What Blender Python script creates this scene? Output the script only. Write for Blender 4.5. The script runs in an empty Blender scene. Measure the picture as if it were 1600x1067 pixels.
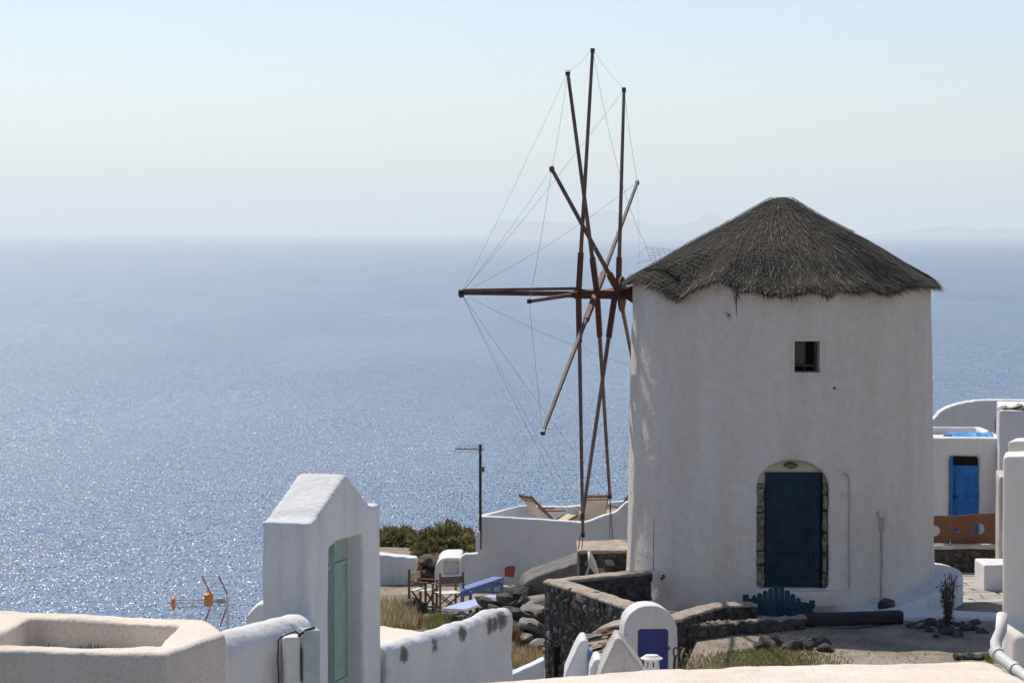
import bpy, bmesh, math, random
from mathutils import Vector, Matrix, noise
random.seed(7)
R = math.radians
SC = bpy.context.scene
COL = SC.collection

# ------------------------------------------------------------------ camera
F = 3900.0
EYE = 363.4
PITCH = math.atan((533.5 - EYE) / F)
cam = bpy.data.objects.new('camera', bpy.data.cameras.new('camera'))
COL.objects.link(cam)
cam.location = (0, 0, 0)
cam.rotation_euler = (math.pi / 2 - PITCH, 0, 0)
cam.data.sensor_width = 36
cam.data.lens = 36 * F / 1600
cam.data.clip_start = 0.1
cam.data.clip_end = 400000
SC.camera = cam

# ------------------------------------------------------------------ light
SUN_AZ = R(-29)      # seen from above, from +Y towards -X
SUN_EL = R(55)
SD = Vector((math.sin(SUN_AZ) * math.cos(SUN_EL), math.cos(SUN_AZ) * math.cos(SUN_EL), math.sin(SUN_EL)))
W = bpy.data.worlds.new('World')
SC.world = W
W.use_nodes = True
wn = W.node_tree
wn.nodes.clear()
sky = wn.nodes.new('ShaderNodeTexSky')
sky.sky_type = 'NISHITA'
sky.sun_disc = False
sky.sun_elevation = SUN_EL
sky.sun_rotation = SUN_AZ
sky.altitude = 120
sky.air_density = 1.0
sky.dust_density = 0.7
sky.ozone_density = 2.6
bg = wn.nodes.new('ShaderNodeBackground')
bg.inputs['Strength'].default_value = 0.10
wo = wn.nodes.new('ShaderNodeOutputWorld')
tint = wn.nodes.new('ShaderNodeMix'); tint.data_type = 'RGBA'; tint.blend_type = 'MULTIPLY'
tint.inputs['Factor'].default_value = 1
tint.inputs['B'].default_value = (.985, .955, .985, 1)
wn.links.new(sky.outputs[0], tint.inputs['A'])
wn.links.new(tint.outputs['Result'], bg.inputs['Color'])
wn.links.new(bg.outputs[0], wo.inputs['Surface'])
sl = bpy.data.lights.new('sun', 'SUN')
sl.energy = 3.9
sl.angle = R(0.55)
sl.color = (1.0, 0.94, 0.85)
so = bpy.data.objects.new('sun', sl)
so.rotation_euler = SD.to_track_quat('Z', 'Y').to_euler()
COL.objects.link(so)
SC.view_settings.view_transform = 'Standard'
SC.view_settings.look = 'None'
SC.view_settings.exposure = 0.40
SC.view_settings.gamma = 1.0
SC.cycles.max_bounces = 8
SC.cycles.diffuse_bounces = 4
SC.cycles.volume_bounces = 1

# ------------------------------------------------------------------ helpers
FW = Vector((0, math.cos(PITCH), -math.sin(PITCH)))
UP = Vector((0, math.sin(PITCH), math.cos(PITCH)))
def ray(px, py):
    return FW + Vector((1, 0, 0)) * ((px - 800) / F) + UP * ((533.5 - py) / F)
def P(px, py, Y):
    d = ray(px, py); return d * (Y / d.y)
def G(px, py, z):
    d = ray(px, py); return d * (z / d.z)
def fbm(v, s, o=3):
    t = 0; a = 1
    for i in range(o):
        t += a * noise.noise(v * s); s *= 2.1; a *= .5
    return t

def tag(o, label=None, cat=None, group=None, kind=None):
    if label: o['label'] = label
    if cat: o['category'] = cat
    if group: o['group'] = group
    if kind: o['kind'] = kind
    return o
def empty(name, loc, label, cat, group=None, rz=0):
    o = bpy.data.objects.new(name, None)
    o.empty_display_size = .2
    COL.objects.link(o)
    o.location = loc; o.rotation_euler = (0, 0, rz)
    return tag(o, label, cat, group)
def local(o, parent):
    """parent o to parent, keeping world coordinates baked in the mesh"""
    if parent is None: return o
    o.parent = parent
    m = Matrix.Identity(4); p = parent
    mats = []
    while p is not None:
        mats.append(p.matrix_parent_inverse @ Matrix.Translation(p.location) @ p.rotation_euler.to_matrix().to_4x4())
        p = p.parent
    for k in reversed(mats): m = m @ k
    o.matrix_parent_inverse = m.inverted()
    return o
def link(name, me, mat, parent=None, loc=None, keep=True):
    o = bpy.data.objects.new(name, me)
    COL.objects.link(o)
    if mat is not None:
        me.materials.clear()
        for mm in (mat if isinstance(mat, (list, tuple)) else [mat]): me.materials.append(mm)
    if loc is not None: o.location = loc
    if parent is not None:
        if keep: local(o, parent)
        else: o.parent = parent
    return o
def smooth(me, on=True):
    me.polygons.foreach_set('use_smooth', [on] * len(me.polygons))

class MB:
    def __init__(s): s.v = []; s.f = []
    def add(s, v, f):
        b = len(s.v); s.v += [tuple(x) for x in v]; s.f += [tuple(i + b for i in q) for q in f]; return s
    def box(s, c, d, M=None):
        c = Vector(c); x, y, z = d[0] / 2, d[1] / 2, d[2] / 2
        vs = [Vector((a, b, e)) for e in (-z, z) for b in (-y, y) for a in (-x, x)]
        if M is not None: vs = [M @ v for v in vs]
        return s.add([c + v for v in vs], [(0, 2, 3, 1), (4, 5, 7, 6), (0, 1, 5, 4), (2, 6, 7, 3), (0, 4, 6, 2), (1, 3, 7, 5)])
    def bar(s, a, b, w, h=None, w2=None, h2=None, up=(0, 0, 1)):
        a = Vector(a); b = Vector(b); h = h or w; w2 = w2 or w; h2 = h2 or h
        d = (b - a).normalized(); u = Vector(up)
        if abs(d.dot(u)) > .97: u = Vector((0, 1, 0)) if abs(d.y) < .9 else Vector((1, 0, 0))
        x = d.cross(u).normalized(); y = x.cross(d)
        vs = []
        for p, ww, hh in ((a, w, h), (b, w2, h2)):
            for i, j in ((-1, -1), (1, -1), (1, 1), (-1, 1)): vs.append(p + x * i * ww / 2 + y * j * hh / 2)
        return s.add(vs, [(3, 2, 1, 0), (4, 5, 6, 7), (0, 1, 5, 4), (1, 2, 6, 5), (2, 3, 7, 6), (3, 0, 4, 7)])
    def tube(s, pts, r, n=8, r2=None, cap=True):
        pts = [Vector(p) for p in pts]; base = len(s.v); vs = []; fs = []
        prev = None
        for i, p in enumerate(pts):
            d = (pts[min(i + 1, len(pts) - 1)] - pts[max(i - 1, 0)]).normalized()
            if prev is None:
                u = Vector((0, 0, 1)) if abs(d.z) < .9 else Vector((1, 0, 0))
                x = d.cross(u).normalized()
            else:
                x = (prev - d * prev.dot(d)).normalized()
            prev = x; y = d.cross(x)
            rr = r if r2 is None else r + (r2 - r) * i / max(1, len(pts) - 1)
            for k in range(n):
                t = 2 * math.pi * k / n; vs.append(p + (x * math.cos(t) + y * math.sin(t)) * rr)
        for i in range(len(pts) - 1):
            for k in range(n):
                a = i * n + k; b = i * n + (k + 1) % n; fs.append((a, b, b + n, a + n))
        if cap:
            fs.append(tuple(range(n - 1, -1, -1))); m = (len(pts) - 1) * n; fs.append(tuple(range(m, m + n)))
        return s.add(vs, fs)
    def lathe(s, c, prof, n=32, cap=True):
        c = Vector(c); vs = []; fs = []
        for r, z in prof:
            for k in range(n):
                t = 2 * math.pi * k / n; vs.append(c + Vector((math.cos(t) * r, math.sin(t) * r, z)))
        for i in range(len(prof) - 1):
            for k in range(n):
                a = i * n + k; b = i * n + (k + 1) % n; fs.append((a, b, b + n, a + n))
        if cap:
            fs.append(tuple(range(n - 1, -1, -1))); m = (len(prof) - 1) * n; fs.append(tuple(range(m, m + n)))
        return s.add(vs, fs)
    def prism(s, pts, ext):
        """closed polygon pts (3D) extruded by vector ext"""
        n = len(pts); e = Vector(ext); pts = [Vector(p) for p in pts]
        nn = Vector((0, 0, 0))
        for i in range(n): nn += pts[i].cross(pts[(i + 1) % n])
        if nn.dot(e) > 0: pts = pts[::-1]
        vs = pts + [p + e for p in pts]
        fs = [tuple(range(n)), tuple(range(2 * n - 1, n - 1, -1))] + [(i, i + n, (i + 1) % n + n, (i + 1) % n) for i in range(n)]
        return s.add(vs, fs)
    def mesh(s, name='m'):
        me = bpy.data.meshes.new(name); me.from_pydata(s.v, [], s.f)
        bm = bmesh.new(); bm.from_mesh(me); bmesh.ops.recalc_face_normals(bm, faces=bm.faces); bm.to_mesh(me); bm.free()
        return me
    def build(s, name, mat, parent=None, sm=False, bevel=0, seg=2):
        me = s.mesh(name)
        if bevel:
            bm = bmesh.new(); bm.from_mesh(me)
            bmesh.ops.bevel(bm, geom=bm.edges[:], offset=bevel, segments=seg, profile=.6, affect='EDGES', clamp_overlap=True)
            bm.to_mesh(me); bm.free()
        if sm: smooth(me)
        return link(name, me, mat, parent)
    def org(s, name, mat, parent=None, vox=.04, it=3, amp=.012, fr=1.6, cut=None, fine=.003):
        """hand-plastered solid: merged, edges softened, surface uneven"""
        me = s.mesh(name); tmp = bpy.data.objects.new('tmp', me); COL.objects.link(tmp)
        cs = []
        for c in (cut or []):
            co = bpy.data.objects.new('cut', c.mesh()); COL.objects.link(co); cs.append(co)
            m = tmp.modifiers.new('b', 'BOOLEAN'); m.operation = 'DIFFERENCE'; m.object = co; m.solver = 'EXACT'
        m = tmp.modifiers.new('r', 'REMESH'); m.mode = 'VOXEL'; m.voxel_size = vox; m.use_smooth_shade = True
        if it:
            m = tmp.modifiers.new('s', 'SMOOTH'); m.factor = .5; m.iterations = it
        dg = bpy.context.evaluated_depsgraph_get()
        out = bpy.data.meshes.new_from_object(tmp.evaluated_get(dg))
        for o in [tmp] + cs: bpy.data.objects.remove(o)
        out.name = name
        nv_ = len(out.vertices); co_ = [0.0] * (nv_ * 3); no = [0.0] * (nv_ * 3)
        out.vertices.foreach_get('co', co_); out.vertex_normals.foreach_get('vector', no)
        for i in range(0, nv_ * 3, 3):
            c = Vector(co_[i:i + 3])
            d = noise.noise(c * fr) * amp + noise.noise(c * fr * 3.1) * amp * .4 + noise.noise(c * 11) * fine
            co_[i] += no[i] * d; co_[i + 1] += no[i + 1] * d; co_[i + 2] += no[i + 2] * d
        out.vertices.foreach_set('co', co_); out.update()
        smooth(out)
        return link(name, out, mat, parent)

# ------------------------------------------------------------------ materials
def nmat(name):
    m = bpy.data.materials.new(name); m.use_nodes = True
    nt = m.node_tree; b = nt.nodes['Principled BSDF']
    return m, nt, b
def N(nt, t, **k):
    n = nt.nodes.new(t)
    for a, v in k.items():
        if a in n.inputs.keys(): n.inputs[a].default_value = v
        else: setattr(n, a, v)
    return n
def ramp(nt, stops):
    r = nt.nodes.new('ShaderNodeValToRGB'); e = r.color_ramp.elements
    while len(e) < len(stops): e.new(.5)
    for i, (p, c) in enumerate(stops):
        e[i].position = p; e[i].color = (*c, 1) if len(c) == 3 else c
    return r
def surf(name, c1, c2, scale=2.0, rough=.9, bump=.3, bscale=30, bdist=.01, detail=6, stops=(.35, .65), spec=.2, grain=None, streak=None):
    m, nt, b = nmat(name)
    tc = N(nt, 'ShaderNodeNewGeometry')
    n1 = N(nt, 'ShaderNodeTexNoise', Scale=scale, Detail=detail, Roughness=.6)
    nt.links.new(tc.outputs['Position'], n1.inputs['Vector'])
    r = ramp(nt, [(stops[0], c1), (stops[1], c2)])
    nt.links.new(n1.outputs['Fac'], r.inputs['Fac'])
    col = r.outputs['Color']
    if grain:
        n3 = N(nt, 'ShaderNodeTexNoise', Scale=grain[0], Detail=4, Roughness=.65)
        nt.links.new(tc.outputs['Position'], n3.inputs['Vector'])
        r3 = ramp(nt, [(grain[1], grain[3]), (grain[2], (1, 1, 1))])
        nt.links.new(n3.outputs['Fac'], r3.inputs['Fac'])
        mx = N(nt, 'ShaderNodeMix', data_type='RGBA', blend_type='MULTIPLY'); mx.inputs['Factor'].default_value = 1
        nt.links.new(col, mx.inputs['A']); nt.links.new(r3.outputs['Color'], mx.inputs['B'])
        col = mx.outputs['Result']
    if streak:
        mp = N(nt, 'ShaderNodeMapping'); mp.inputs['Scale'].default_value = (streak[0], streak[0], streak[0] * .13)
        nt.links.new(tc.outputs['Position'], mp.inputs['Vector'])
        n4 = N(nt, 'ShaderNodeTexNoise', Scale=1.0, Detail=5, Roughness=.7); nt.links.new(mp.outputs[0], n4.inputs['Vector'])
        r4 = ramp(nt, [(.28, streak[1]), (.46, (1, 1, 1))]); nt.links.new(n4.outputs['Fac'], r4.inputs['Fac'])
        mx = N(nt, 'ShaderNodeMix', data_type='RGBA', blend_type='MULTIPLY'); mx.inputs['Factor'].default_value = 1
        nt.links.new(col, mx.inputs['A']); nt.links.new(r4.outputs['Color'], mx.inputs['B']); col = mx.outputs['Result']
    nt.links.new(col, b.inputs['Base Color'])
    b.inputs['Roughness'].default_value = rough
    b.inputs['Specular IOR Level'].default_value = spec
    if bump:
        n2 = N(nt, 'ShaderNodeTexNoise', Scale=bscale, Detail=5, Roughness=.65)
        nt.links.new(tc.outputs['Position'], n2.inputs['Vector'])
        bp = N(nt, 'ShaderNodeBump', Strength=bump, Distance=bdist)
        nt.links.new(n2.outputs['Fac'], bp.inputs['Height'])
        nt.links.new(bp.outputs[0], b.inputs['Normal'])
    return m
def flat(name, c, rough=.6, spec=.3, metal=0):
    return surf(name, tuple(x * .86 for x in c), tuple(min(1, x * 1.1) for x in c), 6, rough, .15, 60, .003, spec=spec)

M = {}
M['white'] = surf('white_limewash', (.60, .59, .575), (.67, .66, .65), 1.3, .9, .7, 17, .02, grain=(9, .3, .42, (.92, .90, .88)), streak=(4, (.84, .83, .82)))
M['white_far'] = surf('white_limewash_far', (.58, .57, .555), (.66, .65, .635), .8, .9, .5, 9, .02, grain=(4, .3, .45, (.92, .91, .89)), streak=(2.2, (.85, .84, .83)))
M['cream'] = surf('cream_plaster', (.64, .55, .455), (.71, .63, .54), 2.2, .92, .8, 38, .012, grain=(44, .38, .50, (.88, .84, .79)))
M['cream_smooth'] = surf('smooth_cream_plaster', (.74, .66, .575), (.79, .72, .635), 1.1, .92, .5, 30, .008, grain=(5, .3, .5, (.95, .93, .91)))
M['grey_render'] = surf('grey_render', (.40, .37, .33), (.52, .48, .43), 3, .92, .5, 25, .01, grain=(20, .35, .5, (.82, .78, .72)))
M['capstone'] = surf('cement_coping', (.27, .225, .18), (.40, .34, .28), 3, .92, .8, 14, .02, grain=(12, .35, .55, (.75, .7, .65)))
M['mortar'] = surf('dark_mortar', (.045, .042, .04), (.11, .10, .09), 5, .95, 1, 16, .03, grain=(14, .4, .6, (.55, .55, .55)))
M['rock'] = surf('lava_rock', (.035, .033, .032), (.12, .11, .10), 3.5, .9, 1, 12, .04, grain=(18, .35, .6, (.6, .58, .56)))
M['rock_light'] = surf('grey_slab_rock', (.13, .12, .11), (.28, .26, .23), 3.5, .9, .8, 12, .03)
M['rock_red'] = surf('red_lava_rock', (.07, .035, .025), (.19, .11, .08), 4, .9, 1, 12, .04)
M['rock_tan'] = surf('tan_rock', (.20, .16, .12), (.36, .30, .24), 4, .9, .8, 12, .03)
M['bluedoor'] = surf('navy_door_paint', (.007, .022, .043), (.012, .036, .066), 5, .6, .4, 40, .004, streak=(9, (.6, .6, .6)))
M['brightblue'] = surf('bright_blue_paint', (.012, .13, .38), (.02, .18, .5), 5, .5, .3, 40, .004, streak=(8, (.7, .72, .78)))
M['ultra'] = flat('ultramarine_paint', (.018, .028, .17), .5, .4)
M['gateblue'] = flat('petrol_blue_paint', (.012, .05, .08), .6, .2)
M['benchblue'] = flat('pale_blue_paint', (.13, .20, .38), .55, .3)
M['matblue'] = flat('lavender_canvas', (.38, .42, .60), .9, .1)
M['green'] = flat('sage_green_paint', (.27, .37, .32), .5, .4)
M['meter'] = flat('grey_green_steel', (.34, .40, .38), .45, .5)
M['canvas'] = flat('sand_canvas', (.52, .44, .34), .9, .1)
M['canvas_w'] = flat('off_white_canvas', (.62, .58, .52), .9, .1)
M['chairwood'] = flat('orange_brown_wood', (.20, .085, .035), .6, .3)
M['dull'] = flat('greyed_wood', (.16, .12, .09), .8, .2)
M['black'] = flat('black_metal', (.015, .016, .02), .5, .4)
M['steel'] = flat('grey_metal', (.35, .35, .36), .4, .5)
M['orange'] = flat('orange_plastic', (.62, .20, .03), .5, .4)
M['redmetal'] = flat('red_oxide_rod', (.38, .10, .05), .5, .4)
M['redseat'] = flat('worn_red_vinyl', (.33, .06, .045), .6, .3)
M['brown'] = flat('rust_brown_sheet', (.17, .075, .045), .6, .3)
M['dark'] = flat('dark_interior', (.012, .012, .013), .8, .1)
M['pale'] = flat('pale_curtain', (.16, .165, .14), .9, .1)
M['tarp'] = flat('blue_tarp', (.03, .20, .48), .45, .4)
M['wire'] = flat('rigging_wire', (.30, .29, .28), .6, .3)
M['rope'] = flat('dark_rope', (.06, .05, .045), .9, .1)
M['plaque'] = flat('bronze_plaque', (.06, .06, .05), .5, .4)
M['pvc'] = surf('painted_pipe', (.56, .54, .50), (.66, .64, .60), 5, .6, .15, 50, .003)
M['bark'] = flat('bark', (.10, .07, .05), .9, .1)

# tower plaster: long vertical weather streaks and pinkish patches
m, nt, b = nmat('tower_plaster'); M['tower'] = m
gm = N(nt, 'ShaderNodeNewGeometry')
mp = N(nt, 'ShaderNodeMapping'); mp.inputs['Scale'].default_value = (1.6, 1.6, .28)
nt.links.new(gm.outputs['Position'], mp.inputs['Vector'])
a1 = N(nt, 'ShaderNodeTexNoise', Scale=1.2, Detail=5, Roughness=.6); nt.links.new(mp.outputs[0], a1.inputs['Vector'])
a2 = N(nt, 'ShaderNodeTexNoise', Scale=6, Detail=8, Roughness=.75); nt.links.new(gm.outputs['Position'], a2.inputs['Vector'])
r1 = ramp(nt, [(.3, (.66, .565, .475)), (.55, (.72, .63, .54)), (.75, (.75, .675, .595))]); nt.links.new(a1.outputs['Fac'], r1.inputs['Fac'])
r2 = ramp(nt, [(.30, (.88, .865, .85)), (.55, (1, 1, 1))]); nt.links.new(a2.outputs['Fac'], r2.inputs['Fac'])
mx = N(nt, 'ShaderNodeMix', data_type='RGBA', blend_type='MULTIPLY'); mx.inputs['Factor'].default_value = 1
nt.links.new(r1.outputs[0], mx.inputs['A']); nt.links.new(r2.outputs[0], mx.inputs['B'])
nt.links.new(mx.outputs['Result'], b.inputs['Base Color'])
b.inputs['Roughness'].default_value = .92; b.inputs['Specular IOR Level'].default_value = .15
a3 = N(nt, 'ShaderNodeTexNoise', Scale=14, Detail=6, Roughness=.65); nt.links.new(gm.outputs['Position'], a3.inputs['Vector'])
bp = N(nt, 'ShaderNodeBump', Strength=.8, Distance=.022); nt.links.new(a3.outputs['Fac'], bp.inputs['Height'])
nt.links.new(bp.outputs[0], b.inputs['Normal'])

# weathered arm timber with reddish paint remains
m, nt, b = nmat('arm_timber'); M['timber'] = m
gm = N(nt, 'ShaderNodeNewGeometry')
a1 = N(nt, 'ShaderNodeTexNoise', Scale=3, Detail=6, Roughness=.7); nt.links.new(gm.outputs['Position'], a1.inputs['Vector'])
r1 = ramp(nt, [(.3, (.075, .045, .035)), (.55, (.14, .095, .07)), (.8, (.24, .18, .14))]); nt.links.new(a1.outputs['Fac'], r1.inputs['Fac'])
nt.links.new(r1.outputs[0], b.inputs['Base Color']); b.inputs['Roughness'].default_value = .75
M['redwood'] = surf('red_brown_paint', (.085, .028, .02), (.15, .055, .038), 5, .6, .3, 30, .005)

# attribute-coloured materials (straw, leaves)
def attrmat(name, rough=.85, trans=0):
    m, nt, b = nmat(name)
    at = N(nt, 'ShaderNodeAttribute', attribute_name='tint')
    nt.links.new(at.outputs['Color'], b.inputs['Base Color'])
    b.inputs['Roughness'].default_value = rough; b.inputs['Specular IOR Level'].default_value = .15
    if trans:
        tr = N(nt, 'ShaderNodeBsdfTranslucent'); nt.links.new(at.outputs['Color'], tr.inputs['Color'])
        ms = N(nt, 'ShaderNodeMixShader'); ms.inputs[0].default_value = trans
        nt.links.new(b.outputs[0], ms.inputs[1]); nt.links.new(tr.outputs[0], ms.inputs[2])
        nt.links.new(ms.outputs[0], nt.nodes['Material Output'].inputs['Surface'])
    return m
M['straw'] = attrmat('thatch_straw')
M['leaf'] = attrmat('leaf', .7, .3)
def blades(name, items, mat, parent=None):
    """items: (point, direction, width vector, colour) -> tapering blades joined into one mesh"""
    v = []; f = []; c = []
    for p, d, w, col in items:
        b0 = len(v)
        v += [p - w, p + w, p + d * .6 + w * .7, p + d, p + d * .6 - w * .7]
        f.append((b0, b0 + 1, b0 + 2, b0 + 3, b0 + 4)); c += [(*col, 1)] * 5
    me = bpy.data.meshes.new(name); me.from_pydata([tuple(x) for x in v], [], f)
    ca = me.color_attributes.new('tint', 'FLOAT_COLOR', 'POINT')
    ca.data.foreach_set('color', [x for q in c for x in q])
    return link(name, me, mat, parent)

# sea
m, nt, b = nmat('sea_water'); M['sea'] = m
gm = N(nt, 'ShaderNodeNewGeometry')
def seanoise(sx, sy, det, rough=.6):
    mp = N(nt, 'ShaderNodeMapping'); mp.inputs['Scale'].default_value = (sx, sy, 1); mp.inputs['Rotation'].default_value = (0, 0, R(8))
    nt.links.new(gm.outputs['Position'], mp.inputs['Vector'])
    n = N(nt, 'ShaderNodeTexNoise', Scale=1.0, Detail=det, Roughness=rough, noise_dimensions='2D')
    nt.links.new(mp.outputs[0], n.inputs['Vector']); return n
def vm(op, a, bb):
    n = nt.nodes.new('ShaderNodeVectorMath'); n.operation = op
    for i, x in enumerate((a, bb)):
        if x is None: continue
        if isinstance(x, tuple): n.inputs[i].default_value = x
        else: nt.links.new(x, n.inputs[i])
    return n.outputs[0]
c = (.5, .5, .5)
s1 = vm('MULTIPLY', vm('SUBTRACT', seanoise(.85, .15, 2).outputs['Color'], c), (.8, 1.0, 0))
s2 = vm('MULTIPLY', vm('SUBTRACT', seanoise(.055, .13, 3).outputs['Color'], c), (.25, .55, 0))
s3 = vm('MULTIPLY', vm('SUBTRACT', seanoise(.006, .0018, 3).outputs['Color'], c), (.2, .3, 0))
msk = ramp(nt, [(.44, (0, 0, 0)), (.54, (1, 1, 1))])          # sparse steep ripples
nt.links.new(seanoise(.16, .03, 4, .95).outputs['Fac'], msk.inputs['Fac'])
s4 = vm('MULTIPLY', vm('SUBTRACT', seanoise(1.3, .24, 1).outputs['Color'], c), (1.9, 5.0, 0))
s4 = vm('MULTIPLY', s4, msk.outputs['Color'])
nn = vm('ADD', vm('ADD', vm('ADD', vm('ADD', s1, s2), s3), s4), (0, 0, 1))
nv = nt.nodes.new('ShaderNodeVectorMath'); nv.operation = 'NORMALIZE'; nt.links.new(nn, nv.inputs[0])
nt.links.new(nv.outputs[0], b.inputs['Normal'])
cr = ramp(nt, [(.35, (.012, .050, .125)), (.65, (.019, .066, .150))])
nt.links.new(seanoise(.004, .0012, 4).outputs['Fac'], cr.inputs['Fac']); nt.links.new(cr.outputs[0], b.inputs['Base Color'])
b.inputs['Roughness'].default_value = .23
b.inputs['Coat Weight'].default_value = .5; b.inputs['Coat Roughness'].default_value = .42; b.inputs['Coat IOR'].default_value = 1.33
b.inputs['IOR'].default_value = 1.33

# ground
m, nt, b = nmat('dry_earth'); M['ground'] = m
gm = N(nt, 'ShaderNodeNewGeometry')
a1 = N(nt, 'ShaderNodeTexNoise', Scale=1.1, Detail=8, Roughness=.65); nt.links.new(gm.outputs['Position'], a1.inputs['Vector'])
r1 = ramp(nt, [(.3, (.18, .14, .105)), (.5, (.31, .255, .20)), (.7, (.39, .33, .265))]); nt.links.new(a1.outputs['Fac'], r1.inputs['Fac'])
a2 = N(nt, 'ShaderNodeTexNoise', Scale=16, Detail=5, Roughness=.7); nt.links.new(gm.outputs['Position'], a2.inputs['Vector'])
r2 = ramp(nt, [(.34, (.45, .42, .4)), (.5, (1, 1, 1))]); nt.links.new(a2.outputs['Fac'], r2.inputs['Fac'])
mx = N(nt, 'ShaderNodeMix', data_type='RGBA', blend_type='MULTIPLY'); mx.inputs['Factor'].default_value = 1
nt.links.new(r1.outputs[0], mx.inputs['A']); nt.links.new(r2.outputs[0], mx.inputs['B'])
nt.links.new(mx.outputs['Result'], b.inputs['Base Color']); b.inputs['Roughness'].default_value = .95; b.inputs['Specular IOR Level'].default_value = .1
bp = N(nt, 'ShaderNodeBump', Strength=1, Distance=.04); nt.links.new(a2.outputs['Fac'], bp.inputs['Height']); nt.links.new(bp.outputs[0], b.inputs['Normal'])

# ------------------------------------------------------------------ sea, islands, haze
SEA = -110.0
def ring_sheet(radii, n, z):
    v = []; f = []
    for r in radii:
        for k in range(n):
            t = 2 * math.pi * k / n; v.append((r * math.cos(t), r * math.sin(t), z))
    for i in range(len(radii) - 1):
        for k in range(n):
            a = i * n + k; b_ = i * n + (k + 1) % n; f.append((a, b_, b_ + n, a + n))
    return v, f
v, f = ring_sheet([1, 200, 1000, 5000, 20000, 60000, 120000], 96, SEA)
me = bpy.data.meshes.new('sea'); me.from_pydata(v, [], f)
o = link('sea', me, M['sea']); o['kind'] = 'structure'

M['island'] = surf('bare_island_rock', (.10, .09, .075), (.2, .18, .15), .0008, .95, 0)
def island(name, prof, Y, seed):
    """ridge line in pixels turned into a real massif with slopes on both sides"""
    xs = [p[0] for p in prof]; n = 120; rows = 15; v = []; f = []
    for i in range(n + 1):
        x = xs[0] + (xs[-1] - xs[0]) * i / n
        for j in range(len(prof) - 1):
            if prof[j][0] <= x <= prof[j + 1][0]:
                t = (x - prof[j][0]) / (prof[j + 1][0] - prof[j][0]); y = prof[j][1] * (1 - t) + prof[j + 1][1] * t; break
        top = P(x, y, Y).z
        for r in range(rows + 1):
            q = (r / rows - .5) * 2
            hh = (1 - abs(q) ** 1.15)
            yy = Y + q * 4200
            xx = (x - 800) / F * Y
            nz = noise.noise(Vector((xx * .0009, yy * .0009, seed))) * .3 + noise.noise(Vector((xx * .003, yy * .003, seed))) * .12
            z = SEA - 20 + (top - SEA + 20) * max(0, hh * (1 + nz * (abs(q) > .02) - (.16 if abs(q) > .02 else 0)) + nz * .06)
            v.append((xx, yy, z))
    m_ = rows + 1
    for i in range(n):
        for r in range(rows): f.append((i * m_ + r, (i + 1) * m_ + r, (i + 1) * m_ + r + 1, i * m_ + r + 1))
    me = bpy.data.meshes.new(name); me.from_pydata(v, [], f); smooth(me)
    o = link(name, me, M['island']); o['kind'] = 'structure'; return o
island('distant_island', [(755, 372), (775, 345), (785, 340), (830, 336), (880, 342), (905, 340), (930, 328), (955, 327), (985, 340), (1020, 346), (1070, 342), (1095, 336), (1112, 331), (1128, 338), (1150, 350), (1200, 362), (1240, 372)], 62000, 3)
island('distant_island', [(1340, 372), (1380, 362), (1430, 360), (1470, 353), (1500, 351), (1530, 358), (1560, 353), (1590, 357), (1640, 352), (1700, 358), (1780, 372)], 64000, 9)

hb = MB(); hb.box((0, 0, (SEA - 1 + 1050) / 2), (250000, 250000, 1050 - SEA + 1))
hz = hb.build('haze', None); hz['kind'] = 'stuff'
m = bpy.data.materials.new('sea_haze'); m.use_nodes = True; nt = m.node_tree; nt.nodes.clear()
pv = nt.nodes.new('ShaderNodeVolumePrincipled'); pv.inputs['Density'].default_value = 3.7e-5
pv.inputs['Color'].default_value = (.945, 1.0, .975, 1); pv.inputs['Anisotropy'].default_value = .2
mo = nt.nodes.new('ShaderNodeOutputMaterial'); nt.links.new(pv.outputs[0], mo.inputs['Volume'])
hz.data.materials.append(m)

# ------------------------------------------------------------------ ground
TC = Vector((P(1219, 700, 45.5).x, 45.5, 0))       # tower axis
def sst(a, b_, x):
    t = max(0, min(1, (x - a) / (b_ - a))); return t * t * (3 - 2 * t)
def gz(x, y):
    left = -8.2
    z = left
    right = -6.62 if y < 43.6 else -6.62 - .38 * sst(44.5, 46, y)
    e = sst(1.7, 2.3, x) if y > 41.2 else sst(2.3, 3.0, x + (41.2 - y) * 0)
    z = z * (1 - e) + right * e
    if y > 46: z = z + (-8.2 - z) * (1 - sst(6.5, 7.2, x)) * sst(48.2, 49, y)
    # rubble heap
    z += .45 * math.exp(-((x - .25) / .75) ** 2 - ((y - 49.2) / 1.7) ** 2) * (1 - e)
    z += .3 * math.exp(-((x - .3) / .8) ** 2 - ((y - 45.5) / 1.6) ** 2) * (1 - e)
    # bush hill
    z += .35 * sst(-4.6, -3.4, x) * (1 - sst(-1.2, -.6, x)) * sst(58.4, 59.6, y)
    # falls away to the sea
    z -= 6 * sst(-4.2, -9, x) * sst(33, 60, y) if x < -4.2 else 0
    z -= 5 * sst(-4.0, -6.5, x) if x < -4.0 else 0
    ed = 62 if x < 1 else 66
    if y > ed: z -= (y - ed) * .95
    if x < -12: z -= (-12 - x) * .6
    if x > 40: z -= (x - 40) * .3
    z += noise.noise(Vector((x * 1.3, y * 1.3, 0))) * .05 + noise.noise(Vector((x * 5, y * 5, 4))) * .018
    return max(z, SEA - 3)
def axis(a, b_, fine, coarse):
    out = []; x = a[0]
    while x < a[1]:
        out.append(x); x += fine if b_[0] <= x < b_[1] else coarse if (b_[0] - 20 <= x < b_[1] + 20) else coarse * 3
    out.append(a[1]); return out
xs = axis((-200, 320), (-6, 12), .2, 1.5); ys = axis((-60, 260), (32, 62), .2, 1.5)
v = [(x, y, gz(x, y)) for x in xs for y in ys]; ny = len(ys)
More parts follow.
